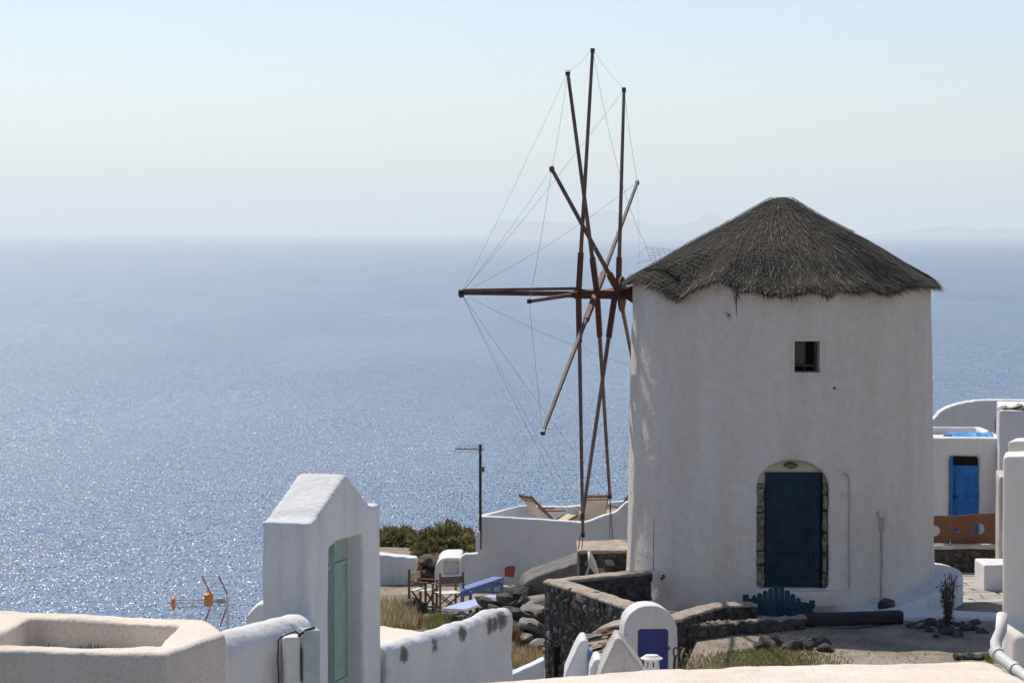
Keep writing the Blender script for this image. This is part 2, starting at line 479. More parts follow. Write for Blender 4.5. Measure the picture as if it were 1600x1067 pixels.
f = [(i * ny + j, (i + 1) * ny + j, (i + 1) * ny + j + 1, i * ny + j + 1) for i in range(len(xs) - 1) for j in range(ny - 1)]
me = bpy.data.meshes.new('ground'); me.from_pydata(v, [], f); smooth(me)
o = link('ground', me, M['ground']); o['kind'] = 'structure'

# ------------------------------------------------------------------ rocks library
def rock_mesh(seed, flatness=1.0, rough=.35):
    bm = bmesh.new(); bmesh.ops.create_icosphere(bm, subdivisions=2, radius=.5)
    rg = random.Random(seed * 17 + 3)
    pl_ = [(Vector((rg.gauss(0, 1), rg.gauss(0, 1), rg.gauss(0, 1))).normalized(), rg.uniform(.24, .4)) for _ in range(10)]
    for v_ in bm.verts:
        p = v_.co.copy()
        cell = noise.cell_vector(p * 1.7 + Vector((seed * 7.3, 0, 0)))
        d = 1 + noise.noise(p * 2.2 + Vector((seed * 3.1, 1, 2))) * rough * 1.6 + (cell.x - .5) * rough * .5
        q_ = p * d
        for n_, dd in pl_:
            e_ = q_.dot(n_) - dd
            if e_ > 0: q_ = q_ - n_ * e_
        m_ = max(abs(q_.x), abs(q_.y), abs(q_.z), .01); q_ = q_.lerp(q_ * (.44 / m_), .2) * 1.15
        v_.co = q_
        v_.co.z *= flatness
    me = bpy.data.meshes.new('rock'); bm.to_mesh(me); bm.free(); return me
def variants(mat, fl, n=5, s0=0, rough=.35):
    L = []
    for i in range(n):
        me = rock_mesh(s0 + i, fl, rough); me.materials.append(mat); L.append(me)
    return L
ROCK = variants(M['rock'], .75, 6); SLAB = variants(M['rock_light'], .3, 5, 20); RED = variants(M['rock_red'], .7, 4, 40)
TAN = variants(M['rock_tan'], .35, 4, 60); ROCKG = variants(M['rock_light'], .75, 5, 80)
def rock(meshes, loc, s, parent=None, name='rock', label=None, cat=None, group=None, rot=None, sc=None):
    me = random.choice(meshes); o = bpy.data.objects.new(name, me); COL.objects.link(o)
    o.location = loc; o.rotation_euler = rot or (random.uniform(-.4, .4), random.uniform(-.4, .4), random.uniform(0, 6.3))
    o.scale = sc or (s * random.uniform(.85, 1.25), s * random.uniform(.75, 1.1), s * random.uniform(.8, 1.1))
    if parent is not None: local(o, parent)
    return tag(o, label, cat, group)
def face_stones(parent, a, b_, z0, z1, step, meshes, n_out=.03, fl=.35, prob=.9, zt=None):
    """rubble stones bedded in the face of a wall running a -> b (outside on the right of the run)"""
    a = Vector(a); b_ = Vector(b_); L = (b_ - a).length; d = (b_ - a) / L; nrm = Vector((d.y, -d.x, 0)); k = 0
    z = z0 + step * .4
    while z < z1 - step * .25:
        s = random.uniform(.1, .6) * step
        while s < L:
            w = step * random.uniform(.6, 1.9)
            if random.random() < prob:
                top = zt(s / L) if zt else z1
                if z < top - step * .3:
                    p = a + d * min(L, s + w / 2) + nrm * (n_out - .05) + Vector((0, 0, z + random.uniform(-.15, .15) * step))
                    o = rock(meshes, p, 1, parent, 'stone', rot=(random.uniform(-.3, .3), 0, math.atan2(d.y, d.x)), sc=(w * random.uniform(.8, 1.05), .12, step * random.uniform(.9, 1.3) / .75))
                    k += 1
            s += w
        z += step * .82
    return k

# ------------------------------------------------------------------ windmill
WM = empty('windmill', (TC.x, TC.y, -6.6), 'round white windmill with dark thatched cone roof, bare sail arms and navy door', 'windmill')
ZE = P(1219, 442, 45.5).z        # eaves height
prof = [(2.84, -6.9), (2.83, -6.45), (2.80, -6.1), (2.785, -5.2), (2.765, -4.2), (2.745, -3.2), (2.72, -2), (2.705, -1.2), (2.70, ZE + .12)]
tb = MB(); tb.lathe(TC, prof, 96)
DX = P(1236.5, 820, 43.0).x; DZ0 = P(1237, 917, 42.95).z; DZS = P(1237, 760, 42.9).z; DZT = P(1237, 719, 42.8).z
hw = .615
arch = [(DX - hw, DZ0)] + [(DX - hw * math.cos(t), DZS + (DZT - DZS) * math.sin(t)) for t in [math.pi * i / 18 for i in range(19)]] + [(DX + hw, DZ0)]
c1 = MB(); c1.prism([Vector((x, 41, z)) for x, z in arch], (0, 2.08, 0))
wa = P(1241, 582, 42.83); wb = P(1281, 533, 42.83)
c2 = MB(); c2.box(((wa.x + wb.x) / 2, 42.0, (wa.z + wb.z) / 2), (wb.x - wa.x + .05, 2.75, wb.z - wa.z + .05))
nk = P(1137, 490, 42.9); c3 = MB(); c3.box((nk.x, nk.y, nk.z), (.06, .5, .07))
tower = tb.org('tower_wall', M['tower'], WM, .034, 2, .017, 1.1, [c1, c2, c3], .004)

# straw cone
APX = P(1226, 306, 45.5); ZA = APX.z
def eave_px(a):
    """ragged lower rim: py of the rim on the camera side as a function of px"""
    t = [(985, 433), (1000, 440), (1030, 452), (1060, 467), (1075, 455), (1100, 443), (1125, 437), (1140, 444), (1160, 452), (1180, 449), (1200, 458), (1240, 460), (1262, 450), (1280, 452), (1292, 461), (1310, 453), (1345, 456), (1360, 449), (1385, 455), (1410, 450), (1440, 444), (1470, 447)]
    for i in range(len(t) - 1):
        if t[i][0] <= a <= t[i + 1][0]:
            u = (a - t[i][0]) / (t[i + 1][0] - t[i][0]); return t[i][1] * (1 - u) + t[i + 1][1] * u
    return 440
SLOPE = (ZA - (-.90)) / 2.86
def cone_pt(th, r, lift=0):
    """th: angle from -Y, + to the right"""
    x = TC.x + math.sin(th) * r; y = TC.y - math.cos(th) * r
    rr = r if r > .28 else .14 + r * r / .56
    z = ZA - SLOPE * rr * 1.0 + .05 + lift - SLOPE * .05
    if r > 1.9:
        u_ = ((th + math.pi) / (2 * math.pi) * 360) % 360; k_ = int(u_); u_ -= k_
        z += (DZT[k_] * (1 - u_) + DZT[k_ + 1] * u_) * sst(1.9, 2.62, r)
    z += .035 * noise.noise(Vector((x * 1.3, y * 1.3, 3))) + .02 * noise.noise(Vector((x * 4, y * 4, 1)))
    return Vector((x, y, z))
def DZ(th):
    if math.cos(th) < -.05: return 0
    rr = 2.86; x = rr * math.sin(th); y = TC.y - rr * math.cos(th)
    px = 800 + (TC.x + x) / y * F
    return P(px, eave_px(px), y).z - (ZA - SLOPE * rr + .05 - SLOPE * .05)
DZT = [DZ(-math.pi + 2 * math.pi * k / 360) for k in range(361)]
def rim(th):
    return 2.86 + .05 * noise.noise(Vector((th * 6, 0, 0)))
n = 300; rows = 44; v = []; f = []; ca = []
RIM = [rim(-math.pi + 2 * math.pi * k / n) for k in range(n)]
for k in range(n):
    th = -math.pi + 2 * math.pi * k / n
    for j in range(rows + 1):
        q = cone_pt(th, RIM[k] * (j / rows) ** .9 + .001, 0)
        v.append(q)
for k in range(n):
    for j in range(rows):
        a = k * (rows + 1) + j; b_ = ((k + 1) % n) * (rows + 1) + j
        f.append((a, a + 1, b_ + 1, b_))
nb = len(v)
for k in range(n):           # underside
    th = -math.pi + 2 * math.pi * k / n
    v.append(cone_pt(th, RIM[k] - .04, -.07)); v.append(cone_pt(th, 2.3, -.12))
for k in range(n):
    k2 = (k + 1) % n
    f.append((k * (rows + 1) + rows, nb + 2 * k, nb + 2 * k2, k2 * (rows + 1) + rows))
    f.append((nb + 2 * k, nb + 2 * k + 1, nb + 2 * k2 + 1, nb + 2 * k2))
me = bpy.data.meshes.new('thatch_roof'); me.from_pydata([tuple(x) for x in v], [], f); smooth(me)
M['thatch'] = surf('thatch_bed', (.02, .018, .015), (.05, .046, .038), 9, .95, 1, 60, .03)
roof = link('thatch_roof', me, M['thatch'], WM)
items = []
for i in range(34000):
    th = random.uniform(-math.pi * .72, math.pi * .72) if random.random() < .9 else random.uniform(-math.pi, math.pi)
    k = int((th + math.pi) / (2 * math.pi) * n) % n
    Rm = RIM[k]; u = math.sqrt(random.random()); L = random.uniform(.10, .3)
    if random.random() < .16: u = random.uniform(.93, 1.0)
    r0 = Rm * u - L * random.uniform(.3, .9)
    if r0 < .05: r0 = .05
    dt = random.gauss(0, .05) / max(.4, r0) * L / .2 * .6
    a = cone_pt(th, r0, .012); e = cone_pt(th + dt, r0 + L, .02 + random.random() ** 2 * .03)
    if r0 + L > Rm: e.z -= .015 + random.random() * .03
    tier = noise.noise(Vector((th * 2.2, r0 * 1.2, 5)))
    g = random.choice((.022, .03, .038, .05, .07)) * (1.1 + .7 * tier)
    if random.random() < .06 + (.07 if u > .9 else 0): g = random.uniform(.13, .26)
    wd = Vector((math.cos(th), math.sin(th), 0)) * random.uniform(.004, .009)
    items.append((a, e - a, wd, (g * 1.08, g * .95, g * .76)))
for i in range(9000):      # ragged straw ends along the rim
    th = random.uniform(-1.75, 1.75); k = int((th + math.pi) / (2 * math.pi) * n) % n
    ra = RIM[k] - random.uniform(.02, .22); L = random.uniform(.08, .2) + (.12 * random.random() if random.random() < .07 else 0)
    a = cone_pt(th, ra, random.uniform(-.05, .02)); dt = random.gauss(0, .02)
    e = a + Vector((math.sin(th + dt * 6) * L * .75, -math.cos(th + dt * 6) * L * .75, -L * random.uniform(.4, .85)))
    g = random.choice((.03, .04, .055, .075, .11)) if random.random() < .9 else random.uniform(.16, .3)
    items.append((a, e - a, Vector((math.cos(th), math.sin(th), 0)) * random.uniform(.003, .007), (g * 1.05, g * .95, g * .78)))
# the wall head stays under the straw
for v_ in tower.data.vertices:
    if v_.co.z > ZE - .7:
        dx = v_.co.x - TC.x; dy = v_.co.y - TC.y; th = math.atan2(dx, -dy)
        zr_ = cone_pt(th, math.hypot(dx, dy)).z - .06
        if v_.co.z > zr_: v_.co.z = zr_
tower.data.update()
# loose straw hanging by the broken spot
for (px, py, dx, dy) in ((1146, 448, 4, 40), (1148, 446, 12, 30), (1150, 455, 2, 48), (1060, 460, -8, 12), (1455, 440, 18, 6), (1452, 438, 16, 4)):
    for q in range(3):
        a = P(px + random.uniform(-4, 4), py, 42.72); e = P(px + dx + random.uniform(-3, 3), py + dy * random.uniform(.7, 1), 42.68)
        items.append((a, e - a, Vector((.007, 0, 0)), (.09, .08, .06)))
st = blades('straw', items, M['straw'], WM); st['kind'] = 'stuff'
# rope net over the straw
nb_ = MB()
def netline(pts, r=.0026): nb_.tube(pts, r, 3, cap=False)
for j in range(38):
    r0 = .22 + j * .072
    seg = []
    for k in range(-64, 65):
        th = k / 64 * 1.75
        Rm = RIM[int((th + math.pi) / (2 * math.pi) * n) % n]
        rr = r0 + .12 * math.sin(th * 1.3 + .4) + .02 * noise.noise(Vector((th * 5, j, 0)))
        if rr < Rm - .02 and (th < -.15 + .1 * math.sin(j) or (j < 15 and th < .5 + .45 * math.sin(j * 2.3))): seg.append(cone_pt(th, rr, .045 + .012 * noise.noise(Vector((th * 9, j * 2, 0)))))
        else:
            if len(seg) > 1: netline(seg)
            seg = []
    if len(seg) > 1: netline(seg)
for k in range(64):
    th0 = -1.75 + k * .068
    seg = []
    for j in range(30):
        rr = .2 + j * .095
        th = th0 + .12 * (rr - 1.2)
        Rm = RIM[int((th + math.pi) / (2 * math.pi) * n) % n]
        if rr > Rm: break
        if th0 > .55 and rr > 1.4: break
        if k % 2 and rr < .9: continue
        seg.append(cone_pt(th, rr, .048 + .015 * noise.noise(Vector((th * 9, rr * 5, 2)))))
    if len(seg) > 1: netline(seg)
# loose flap of net lifted off on the left
fa = [[P(1072 - i * 9 + j * 1.5, 392 + j * 4.2 - i * .9 + random.uniform(-1, 1), 45.3) for i in range(8)] for j in range(6)]
for rw in fa: netline(rw)
for i in range(8): netline([fa[j][i] for j in range(6)])
netline([P(1062, 392, 45.3), P(1085, 392, 45.3), P(1110, 378, 45.1)])
netline([fa[0][7], P(998, 400, 45.4)]); netline([fa[5][7], P(994, 412, 45.4)])
M['net'] = flat('weathered_net', (.17, .15, .12), .9, .1)
no_ = nb_.build('roof_net', M['net'], WM); no_['kind'] = 'stuff'

# wind shaft
AD = Vector((-.966, .258, 0)); AZ = P(935, 459, 46.6).z
def shaft(px):      # point on the shaft axis seen at px
    k = (px - 800) / F
    s = (k * TC.y - TC.x) / (AD.x - k * AD.y)
    return Vector((TC.x + AD.x * s, TC.y + AD.y * s, AZ))
sh = MB(); sh.tube([shaft(1010), shaft(897)], .092, 8); sh.build('shaft', M['redwood'], WM)
MB().tube([shaft(905), shaft(815), shaft(724)], .05, 8, .035).build('bowsprit', M['redwood'], WM)
b2 = MB(); b2.bar(shaft(905) + Vector((0, 0, .10)), shaft(722) + Vector((0, 0, .05)), .05, .06); b2.build('bowsprit_brace', M['timber'], WM)
b3 = MB(); b3.tube([shaft(724), shaft(718)], .085, 8); b3.build('bowsprit_cap', M['black'], WM)
dc = MB(); dc.tube([shaft(973), shaft(970.5)], .33, 28); dc.build('hub_disc', M['redwood'], WM, sm=False)
gb = MB(); c_ = shaft(985)
for s in (-1, 1):
    gb.bar(c_ + Vector((-.06, 0, s * .05)), shaft(1000) + Vector((0, 0, s * .2)), .10, .08)
gb.build('bearing_bracket', M['redwood'], WM)

# sail arms: root on the shaft, tip by pixel and real distance (near / far half of the wheel)
LA = 4.52
arms = [(904, 926, 78, 0, 1), (904, 911, 837, 0, -1), (903, 827, 471, -.99, 0), (903, 988, 449, .99, 0),
        (933, 887, 113, -.5, .87), (933, 953, 776, .5, -.87), (931, 996, 285, .87, .5), (931, 848, 676, -.87, -.5),
        (966, 975, 140, .5, .87), (961, 910, 808, -.5, -.87), (969, 862, 264, -.87, .5), (968, 990, 572, .87, -.5)]
tips = []
for i, (rx, tx, ty, sf, sv) in enumerate(arms):
    r0 = shaft(rx); tp = P(tx, ty, r0.y + sf * LA * .96); tips.append(tp)
    d = (tp - r0)
    a = MB(); a.bar(r0 + d * .0, tp, .072, .068, .056, .052, up=AD)
    ao = a.build('sail_arm', M['timber'], WM, bevel=.008, seg=1)
    s_ = MB(); s_.bar(r0 + d * .015, r0 + d * (.2 if i % 2 else .17), .096, .092, up=AD)
    local(s_.build('arm_sleeve', M['redwood']), ao)
    t_ = MB(); t_.bar(tp - d * .012, tp + d * .005, .074, .07, up=AD)
    local(t_.build('arm_tip_band', M['black']), ao)
T1, T9a, T6, T12, T2, T8, T5, T7, T3, T9, T4, T11 = tips
BT = shaft(721)
def sag(a, b_, s=.0, n_=10):
    return [a.lerp(b_, i / n_) - Vector((0, 0, s * 4 * (i / n_) * (1 - i / n_))) for i in range(n_ + 1)]
for a, b_, s in ((BT, T2, .05), (BT, T4, .05), (BT, T3, .08), (BT, T5, .12), (BT, T9a, .06), (BT, T8, .08), (BT, T9, .05), (BT, T11, .1),
                 (T2, T1, .03), (T1, T3, .03), (T3, T5, .1), (T2, T4, .1), (T4, T6, .1), (T6, T7, .05),
                 (T1, P(1012, 388, 45.3), .5), (T5, P(1000, 436, 45.4), .02)):
    w_ = MB(); w_.tube(sag(a, b_, s), .0030, 4, cap=False); w_.build('rigging_wire', M['wire'], WM)
for a, b_ in ((T8, P(959, 866, T8.y)), (T8 + Vector((0, 0, 0)), P(953, 840, T8.y)), (T9a, P(909, 858, T9a.y)), (P(906, 838, T9a.y), P(904, 858, T9a.y))):
    w_ = MB(); w_.tube(sag(a, b_, 0, 3), .008, 5); w_.build('rope', M['rope'], WM)

# door in its arched recess
lx0 = P(1195, 800, 42.98).x; lx1 = P(1281, 800, 42.98).x; dz1 = P(1237, 738, 42.98).z
lu = MB(); lu.prism([Vector((x, 42.955, z)) for x, z in [(DX - hw + .02, dz1 - .22)] + arch[1:-1] + [(DX + hw - .02, dz1 - .22)]], (0, .2, 0)); lu.build('lunette', M['cream'], WM)
dd = MB(); dd.box(((lx0 + lx1) / 2, 42.94, (DZ0 + dz1) / 2 + .01), (lx1 - lx0, .07, dz1 - DZ0)); door = dd.build('door', M['bluedoor'], WM, bevel=.006, seg=1)
dw = lx1 - lx0; dh = dz1 - DZ0; cxm = (lx0 + lx1) / 2
for (z0, z1) in ((.07, .32), (.38, .58), (.66, .92)):
    for sx in (0,):
        p_ = MB()
        za, zb = DZ0 + dh * z0, DZ0 + dh * z1; xa, xb = lx0 + .13, lx1 - .17
        for (ax, az, bx, bz) in ((xa, za, xb, za), (xa, zb, xb, zb), (xa, za, xa, zb), (xb, za, xb, zb)):
            p_.bar((ax, 42.895, az), (bx, 42.895, bz), .035, .022)
        p_.box(((xa + xb) / 2, 42.898, (za + zb) / 2), (xb - xa - .14, .016, zb - za - .12))
        local(p_.build('door_panel', M['bluedoor'], bevel=.004, seg=1), door)
h_ = MB(); h_.tube([(lx0 + .08, 42.90, DZ0 + .95), (lx0 + .08, 42.86, DZ0 + .95), (lx0 + .15, 42.86, DZ0 + .95)], .011, 8); local(h_.build('door_handle', M['black']), door)
fr_ = MB(); fr_.box((lx1 + .015, 42.93, (DZ0 + dz1) / 2), (.03, .12, dh)); fr_.build('door_frame', M['dark'], WM)
M['jamb'] = surf('rough_jamb_stone', (.11, .09, .07), (.36, .31, .25), 14, .95, 1, 25, .04, stops=(.4, .62))
for sx, x0, x1 in ((-1, P(1181, 800, 42.9).x, lx0 - .01), (1, lx1 + .032, P(1292, 800, 42.9).x)):
    z = DZ0
    while z < P(1237, 757, 42.9).z - .05:
        hgt = random.uniform(.22, .42); hgt = min(hgt, P(1237, 755, 42.9).z - z)
        if hgt < .03: break
        w2 = (x1 - x0) * random.uniform(.88, 1.0)
        jb = MB(); jb.box(((x0 + x1) / 2 + sx * (x1 - x0 - w2) / 2, 42.93, z + hgt / 2), (w2, .20 + random.uniform(-.02, .02), hgt - .012))
        jb.org('stone', M['jamb'], WM, .02, 1, .02, 8, None, .008)
        z += hgt
pl = P(1236, 727, 42.88); a = MB()
a.prism([pl + Vector((.11 * math.cos(t) * (1 + .12 * math.cos(4 * t)), 0, .055 * math.sin(t) * (1 + .12 * math.cos(4 * t)))) for t in [2 * math.pi * i / 24 for i in range(24)]], (0, .08, 0))
plq = a.build('name_plaque', M['plaque'], WM)
a = MB()
for i in range(5): a.bar(pl + Vector((-.06 + i * .028, -.006, -.012)), pl + Vector((-.045 + i * .028, -.006, .012)), .006, .006)
a.bar(pl + Vector((-.07, -.006, -.022)), pl + Vector((.07, -.006, -.022)), .004, .004)
local(a.build('plaque_lettering', M['canvas']), plq)
sb = MB(); sb.box((DX + .12, 42.72, DZ0 - .15), (1.35, .42, .26)); sb.org('door_step', M['tower'], WM, .03, 2, .01)
# window
for cc_, dd_ in ((((wa.x - .03), 43.085, (wa.z + wb.z) / 2), (.06, .60, wb.z - wa.z + .12)), (((wb.x + .03), 43.085, (wa.z + wb.z) / 2), (.06, .60, wb.z - wa.z + .12)),
                 (((wa.x + wb.x) / 2, 43.085, wa.z - .03), (wb.x - wa.x, .60, .06)), (((wa.x + wb.x) / 2, 43.085, wb.z + .03), (wb.x - wa.x, .60, .06))):
    a = MB(); a.box(cc_, dd_); a.build('window_reveal', M['tower'], WM)
a = MB(); a.box(((wa.x + wb.x) / 2, 43.34, (wa.z + wb.z) / 2), (.48, .03, .58)); win = a.build('window', M['dark'], WM)
a = MB(); a.box((wa.x + .115, 43.25, (wa.z + wb.z) / 2 + .07), (.20, .02, .42)); local(a.build('curtain', M['pale']), win)
a = MB()
for x in (wa.x + .02, wb.x - .03): a.box((x, 43.28, (wa.z + wb.z) / 2), (.035, .05, .55))
a.box(((wa.x + wb.x) / 2, 43.28, wa.z + .1), (.4, .05, .035)); a.box(((wa.x + wb.x) / 2 + .01, 43.28, (wa.z + wb.z) / 2), (.025, .04, .55)); local(a.build('window_frame', M['dull']), win)
# pipes and fittings on the tower
def towY(px, py, out=.02):
    d = ray(px, py); a_ = d.x ** 2 + d.y ** 2; b__ = -2 * (d.x * TC.x + d.y * TC.y)
    z = (d * (43 / d.y)).z; rr = 2.8
    for (r_, zz), (r2_, z2) in zip(prof, prof[1:]):
        if zz <= z <= z2: rr = r_ + (r2_ - r_) * (z - zz) / (z2 - zz)
    rr += out
    cc = TC.x ** 2 + TC.y ** 2 - rr * rr
    t = (-b__ - math.sqrt(b__ * b__ - 4 * a_ * cc)) / (2 * a_); return d * t
a = MB(); a.tube([towY(1314, 737), towY(1321, 739), towY(1326, 744)] + [towY(1327 + .5 * math.sin(i), 744 + i * 19.5) for i in range(1, 10)], .012, 6); a.build('conduit', M['grey_render'], WM)
for px, py, r_ in ((1313, 736, .05), (1319, 771, .045)):
    q = towY(px, py, -.01); a = MB(); a.tube([q, q + Vector((0, -.05, 0))], r_, 12); a.build('junction_box', M['white'], WM)
a = MB(); a.tube([towY(1378, 822), towY(1377.5, 850), towY(1379, 880), towY(1377, 905), towY(1378, 938)], .016, 6); a.build('drain_pipe', M['grey_render'], WM)
q = towY(1377, 816, .0); a = MB(); a.box(q, (.11, .1, .3)); a.build('meter_box', M['grey_render'], WM, bevel=.02)
q = towY(1377, 803, .05); a = MB(); a.box(q, (.09, .1, .1)); a.build('meter_box', M['white'], WM, bevel=.01)
a = MB(); a.tube([towY(1022, 812, .004), towY(1021, 850, .004), towY(1021, 889, .004), towY(1010, 893, .004)], .0045, 5); a.build('cable', M['rope'], WM)
for px, py in ((1035, 903), (1037, 899), (1304, 606)):
    rock(ROCK, towY(px, py, .0), .07, WM, 'exposed_stone')
for i in range(14):
    th = random.uniform(0, 6.3)
items = []
for i in range(24):
    q = towY(1137, 490, .0); d = Vector((random.gauss(0, .05), -.03, random.gauss(-.02, .03)))
    items.append((q + d * .2, d, Vector((.004, 0, .002)), (.12, .1, .07)))
o = blades('nest_straw', items, M['straw'], WM); o['kind'] = 'stuff'

# ------------------------------------------------------------------ forecourt of the windmill
# paved apron bulging on the right
ap = MB(); n = 48; cx, cy, rr = 5.62, 45.0, 2.52
top = []; 
pts = [Vector((cx + rr * math.cos(2 * math.pi * k / n), cy + rr * math.sin(2 * math.pi * k / n), 0)) for k in range(n)]
vs = [Vector((p.x, p.y, -7.1)) for p in pts] + [Vector((p.x, p.y, -6.52 + .36 * sst(6.0, 8.0, p.x) + .06 * sst(43, 46, p.y))) for p in pts]
ap.add(vs, [tuple(range(n - 1, -1, -1)), tuple(range(n, 2 * n))] + [(i, (i + 1) % n, (i + 1) % n + n, i + n) for i in range(n)])
o = ap.org('windmill_apron', M['white'], None, .04, 3, .012); tag(o, 'curved white plaster apron wrapping the right foot of the windmill', 'plinth')
# white paving strip before the door
a = MB(); q0 = G(1250, 962, -6.5); q1 = G(1425, 962, -6.5)
a.prism([Vector((q0.x - .1, 42.9, -6.5)), Vector((q0.x - .1, q0.y, -6.5)), Vector((8.35, 42.35, -6.52)), Vector((8.35, 42.75, -6.52)), Vector((7.0, 43.1, -6.5))], (0, 0, -.4))
o = a.org('entrance_paving', M['white'], None, .035, 2, .008); tag(o, 'white painted entrance step and kerb strip in front of the windmill', 'kerb')
a = MB(); a.prism([G(1262, 949, -6.48), G(1352, 950, -6.48), G(1322, 941, -6.48), G(1262, 941, -6.48)], (0, 0, .02))
o = a.build('doormat', M['black']); tag(o, 'dark doormat lying on the white step by the windmill door', 'doormat')
q = G(1383, 951, -6.48); o = rock(ROCK, q + Vector((0, 0, .09)), .34, rot=(0, 0, .3), sc=(.37, .3, .27), name='boulder', label='smooth dark boulder on white ground at the windmill foot', cat='rock')

# white kerb on the right
# low wall 1: coping curve on the left of the gate
def path_wall(name, pts, w, h, mat_core, label, cat, cap=None, capt=.07, stones=None, step=.16, vox=.035, group=None, z1=None):
    root = empty(name, pts[0] + Vector((0, 0, -h)), label, cat, group)
    core = MB(); capm = MB()
    for i in range(len(pts) - 1):
        a_, b__ = pts[i], pts[i + 1]; d = (b__ - a_); d.z = 0; d.normalize(); s = Vector((d.y, -d.x, 0)) * w / 2
        e = d * (w * .25)
        ct = capt if cap else 0
        quad = [a_ - e + s, b__ + e + s, b__ + e - s, a_ - e - s]
        zc = Vector((0, 0, -ct))
        core.add([p + zc for p in quad] + [Vector((p.x, p.y, min(a_.z, b__.z) - h)) for p in quad], [(0, 1, 2, 3), (7, 6, 5, 4), (0, 4, 5, 1), (1, 5, 6, 2), (2, 6, 7, 3), (3, 7, 4, 0)])
        if cap:
            s2 = s * 1.12; quad = [a_ - e + s2, b__ + e + s2, b__ + e - s2, a_ - e - s2]
            capm.add(quad + [p + zc * 1.2 for p in quad], [(0, 1, 2, 3), (7, 6, 5, 4), (0, 4, 5, 1), (1, 5, 6, 2), (2, 6, 7, 3), (3, 7, 4, 0)])
        if stones: face_stones(root, Vector((a_.x, a_.y, 0)) + s, Vector((b__.x, b__.y, 0)) + s, min(a_.z, b__.z) - h, (a_.z + b__.z) / 2 - ct * .8, step, stones)
    core.org('wall', mat_core, root, vox, 2, .02, 2.5)
    if cap: capm.org('coping', cap, root, vox * .8, 2, .015, 3)
    return root
zt = -5.94
path_wall('stone_wall', [G(868, 906, zt), G(917, 921, zt), G(968, 938, zt), G(1010, 952, zt), G(1045, 966, zt)], .36, 1.75, M['mortar'], 'tall dark lava stone wall running toward the camera, tan cement coping on top', 'wall', M['capstone'], .06, ROCK * 3 + ROCKG[:1] + RED[:1], .16)
path_wall('stone_wall', [G(868, 905, zt), G(935, 898, zt), G(1003, 890.5, zt)], .34, 1.75, M['mortar'], 'dark stone wall reaching back to the left foot of the windmill', 'wall', M['capstone'], .06, ROCK, .17)
path_wall('stone_kerb_wall', [G(1030, 970, -6.28), G(1056, 962, -6.25), G(1090, 951, -6.22), G(1122, 943, -6.22), G(1172, 941, -6.22)], .34, .5, M['mortar'], 'low curved wall with cement top left of the blue picket gate', 'wall', M['capstone'], .05, RED + ROCK, .14)
pw = path_wall('rubble_border', [G(1052, 979, -6.42), G(1110, 975, -6.42), G(1170, 970, -6.42), G(1250, 966, -6.42)], .22, .3, M['mortar'], 'low border of reddish rubble stones along the dirt yard', 'border', None, 0, ROCK + RED, .13)
for i in range(26):
    t = i / 25; q = G(1054, 978, -6.42).lerp(G(1250, 965, -6.42), t); rock(TAN, q + Vector((0, random.uniform(-.06, .06), .0)), .2, pw, 'stone')
a = MB(); a.bar(G(1252, 968, -6.48), G(1409, 963, -6.48), .2, .22); o = a.org('timber_beam', M['black'], None, .03, 1, .012, 4); tag(o, 'long dark beam lying along the windmill forecourt edge', 'beam')
# opening at the foot of the tall wall: solid block, its shade given by dark colour
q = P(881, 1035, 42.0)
a = MB(); a.box(q + Vector((0, .05, 0)), (.34, .35, .6)); o = a.build('niche_shade_block', M['dark']); tag(o, 'dark block painting the shade of a square opening low in the tall lava stone wall', 'opening')

# blue picket gate
gr = empty('picket_gate', G(1165, 965, -6.4), 'petrol blue picket gate with pointed silhouette lying before the windmill door', 'gate')
yb = 42.05
for i in range(12):
    px = 1170 + i * 8.6
    tp = 911 + abs(px - 1218) * .44
    if px > 1218: tp = 911 + abs(px - 1218) * .72
    a = MB(); lo = P(px, 961, yb); hi = P(px, tp + 1, yb + .05)
    wd = .086
    a.prism([lo + Vector((-wd / 2, 0, 0)), lo + Vector((wd / 2, 0, 0)), hi + Vector((wd / 2, 0, -.03)), hi + Vector((0, 0, 0)), hi + Vector((-wd / 2, 0, -.03))], (0, .022, 0))
    a.build('picket', M['gateblue'], gr)
a = MB(); a.bar(P(1163, 939, yb - .03), P(1271, 947, yb - .03), .035, .11); a.build('rail', M['gateblue'], gr)
a = MB(); a.bar(P(1163, 954, yb - .03), P(1271, 960, yb - .03), .035, .12); a.build('rail', M['gateblue'], gr)
for e_ in (P(1165, 934, yb - .06), P(1269, 943, yb - .06)):
    a = MB(); a.box(e_, (.1, .06, .12)); a.build('rail_end', M['gateblue'], gr, bevel=.01)

# white object between the walls (edge-on dish)
dr = empty('satellite_dish', P(925, 900, 45.2), 'white satellite dish seen edge-on between the two dark stone walls', 'satellite dish')
c0 = P(926, 880, 45.2); ax = Vector((.93, -.12, .36)).normalized()
u_ = ax.cross(Vector((0, 1, 0))).normalized(); w__ = ax.cross(u_)
v = []; f = []
for j in range(7):
    r_ = .235 * j / 6 + .001
    for k in range(28):
        t = 2 * math.pi * k / 28
        v.append(c0 + (u_ * math.cos(t) * 1.0 + w__ * math.sin(t)) * r_ - ax * .06 * (1 - (j / 6) ** 2))
for j in range(6):
    for k in range(28):
        a_ = j * 28 + k; b__ = j * 28 + (k + 1) % 28; f.append((a_, b__, b__ + 28, a_ + 28))
me = bpy.data.meshes.new('dish'); me.from_pydata([tuple(x) for x in v], [], f); smooth(me)
o = link('dish', me, M['pvc'], dr); sm = o.modifiers.new('t', 'SOLIDIFY'); sm.thickness = .035
a = MB(); a.tube([c0 - ax * .05, c0 + Vector((-.16, .05, -.35)), c0 + Vector((-.16, .05, -1.9))], .02, 8); a.build('mast', M['steel'], dr)

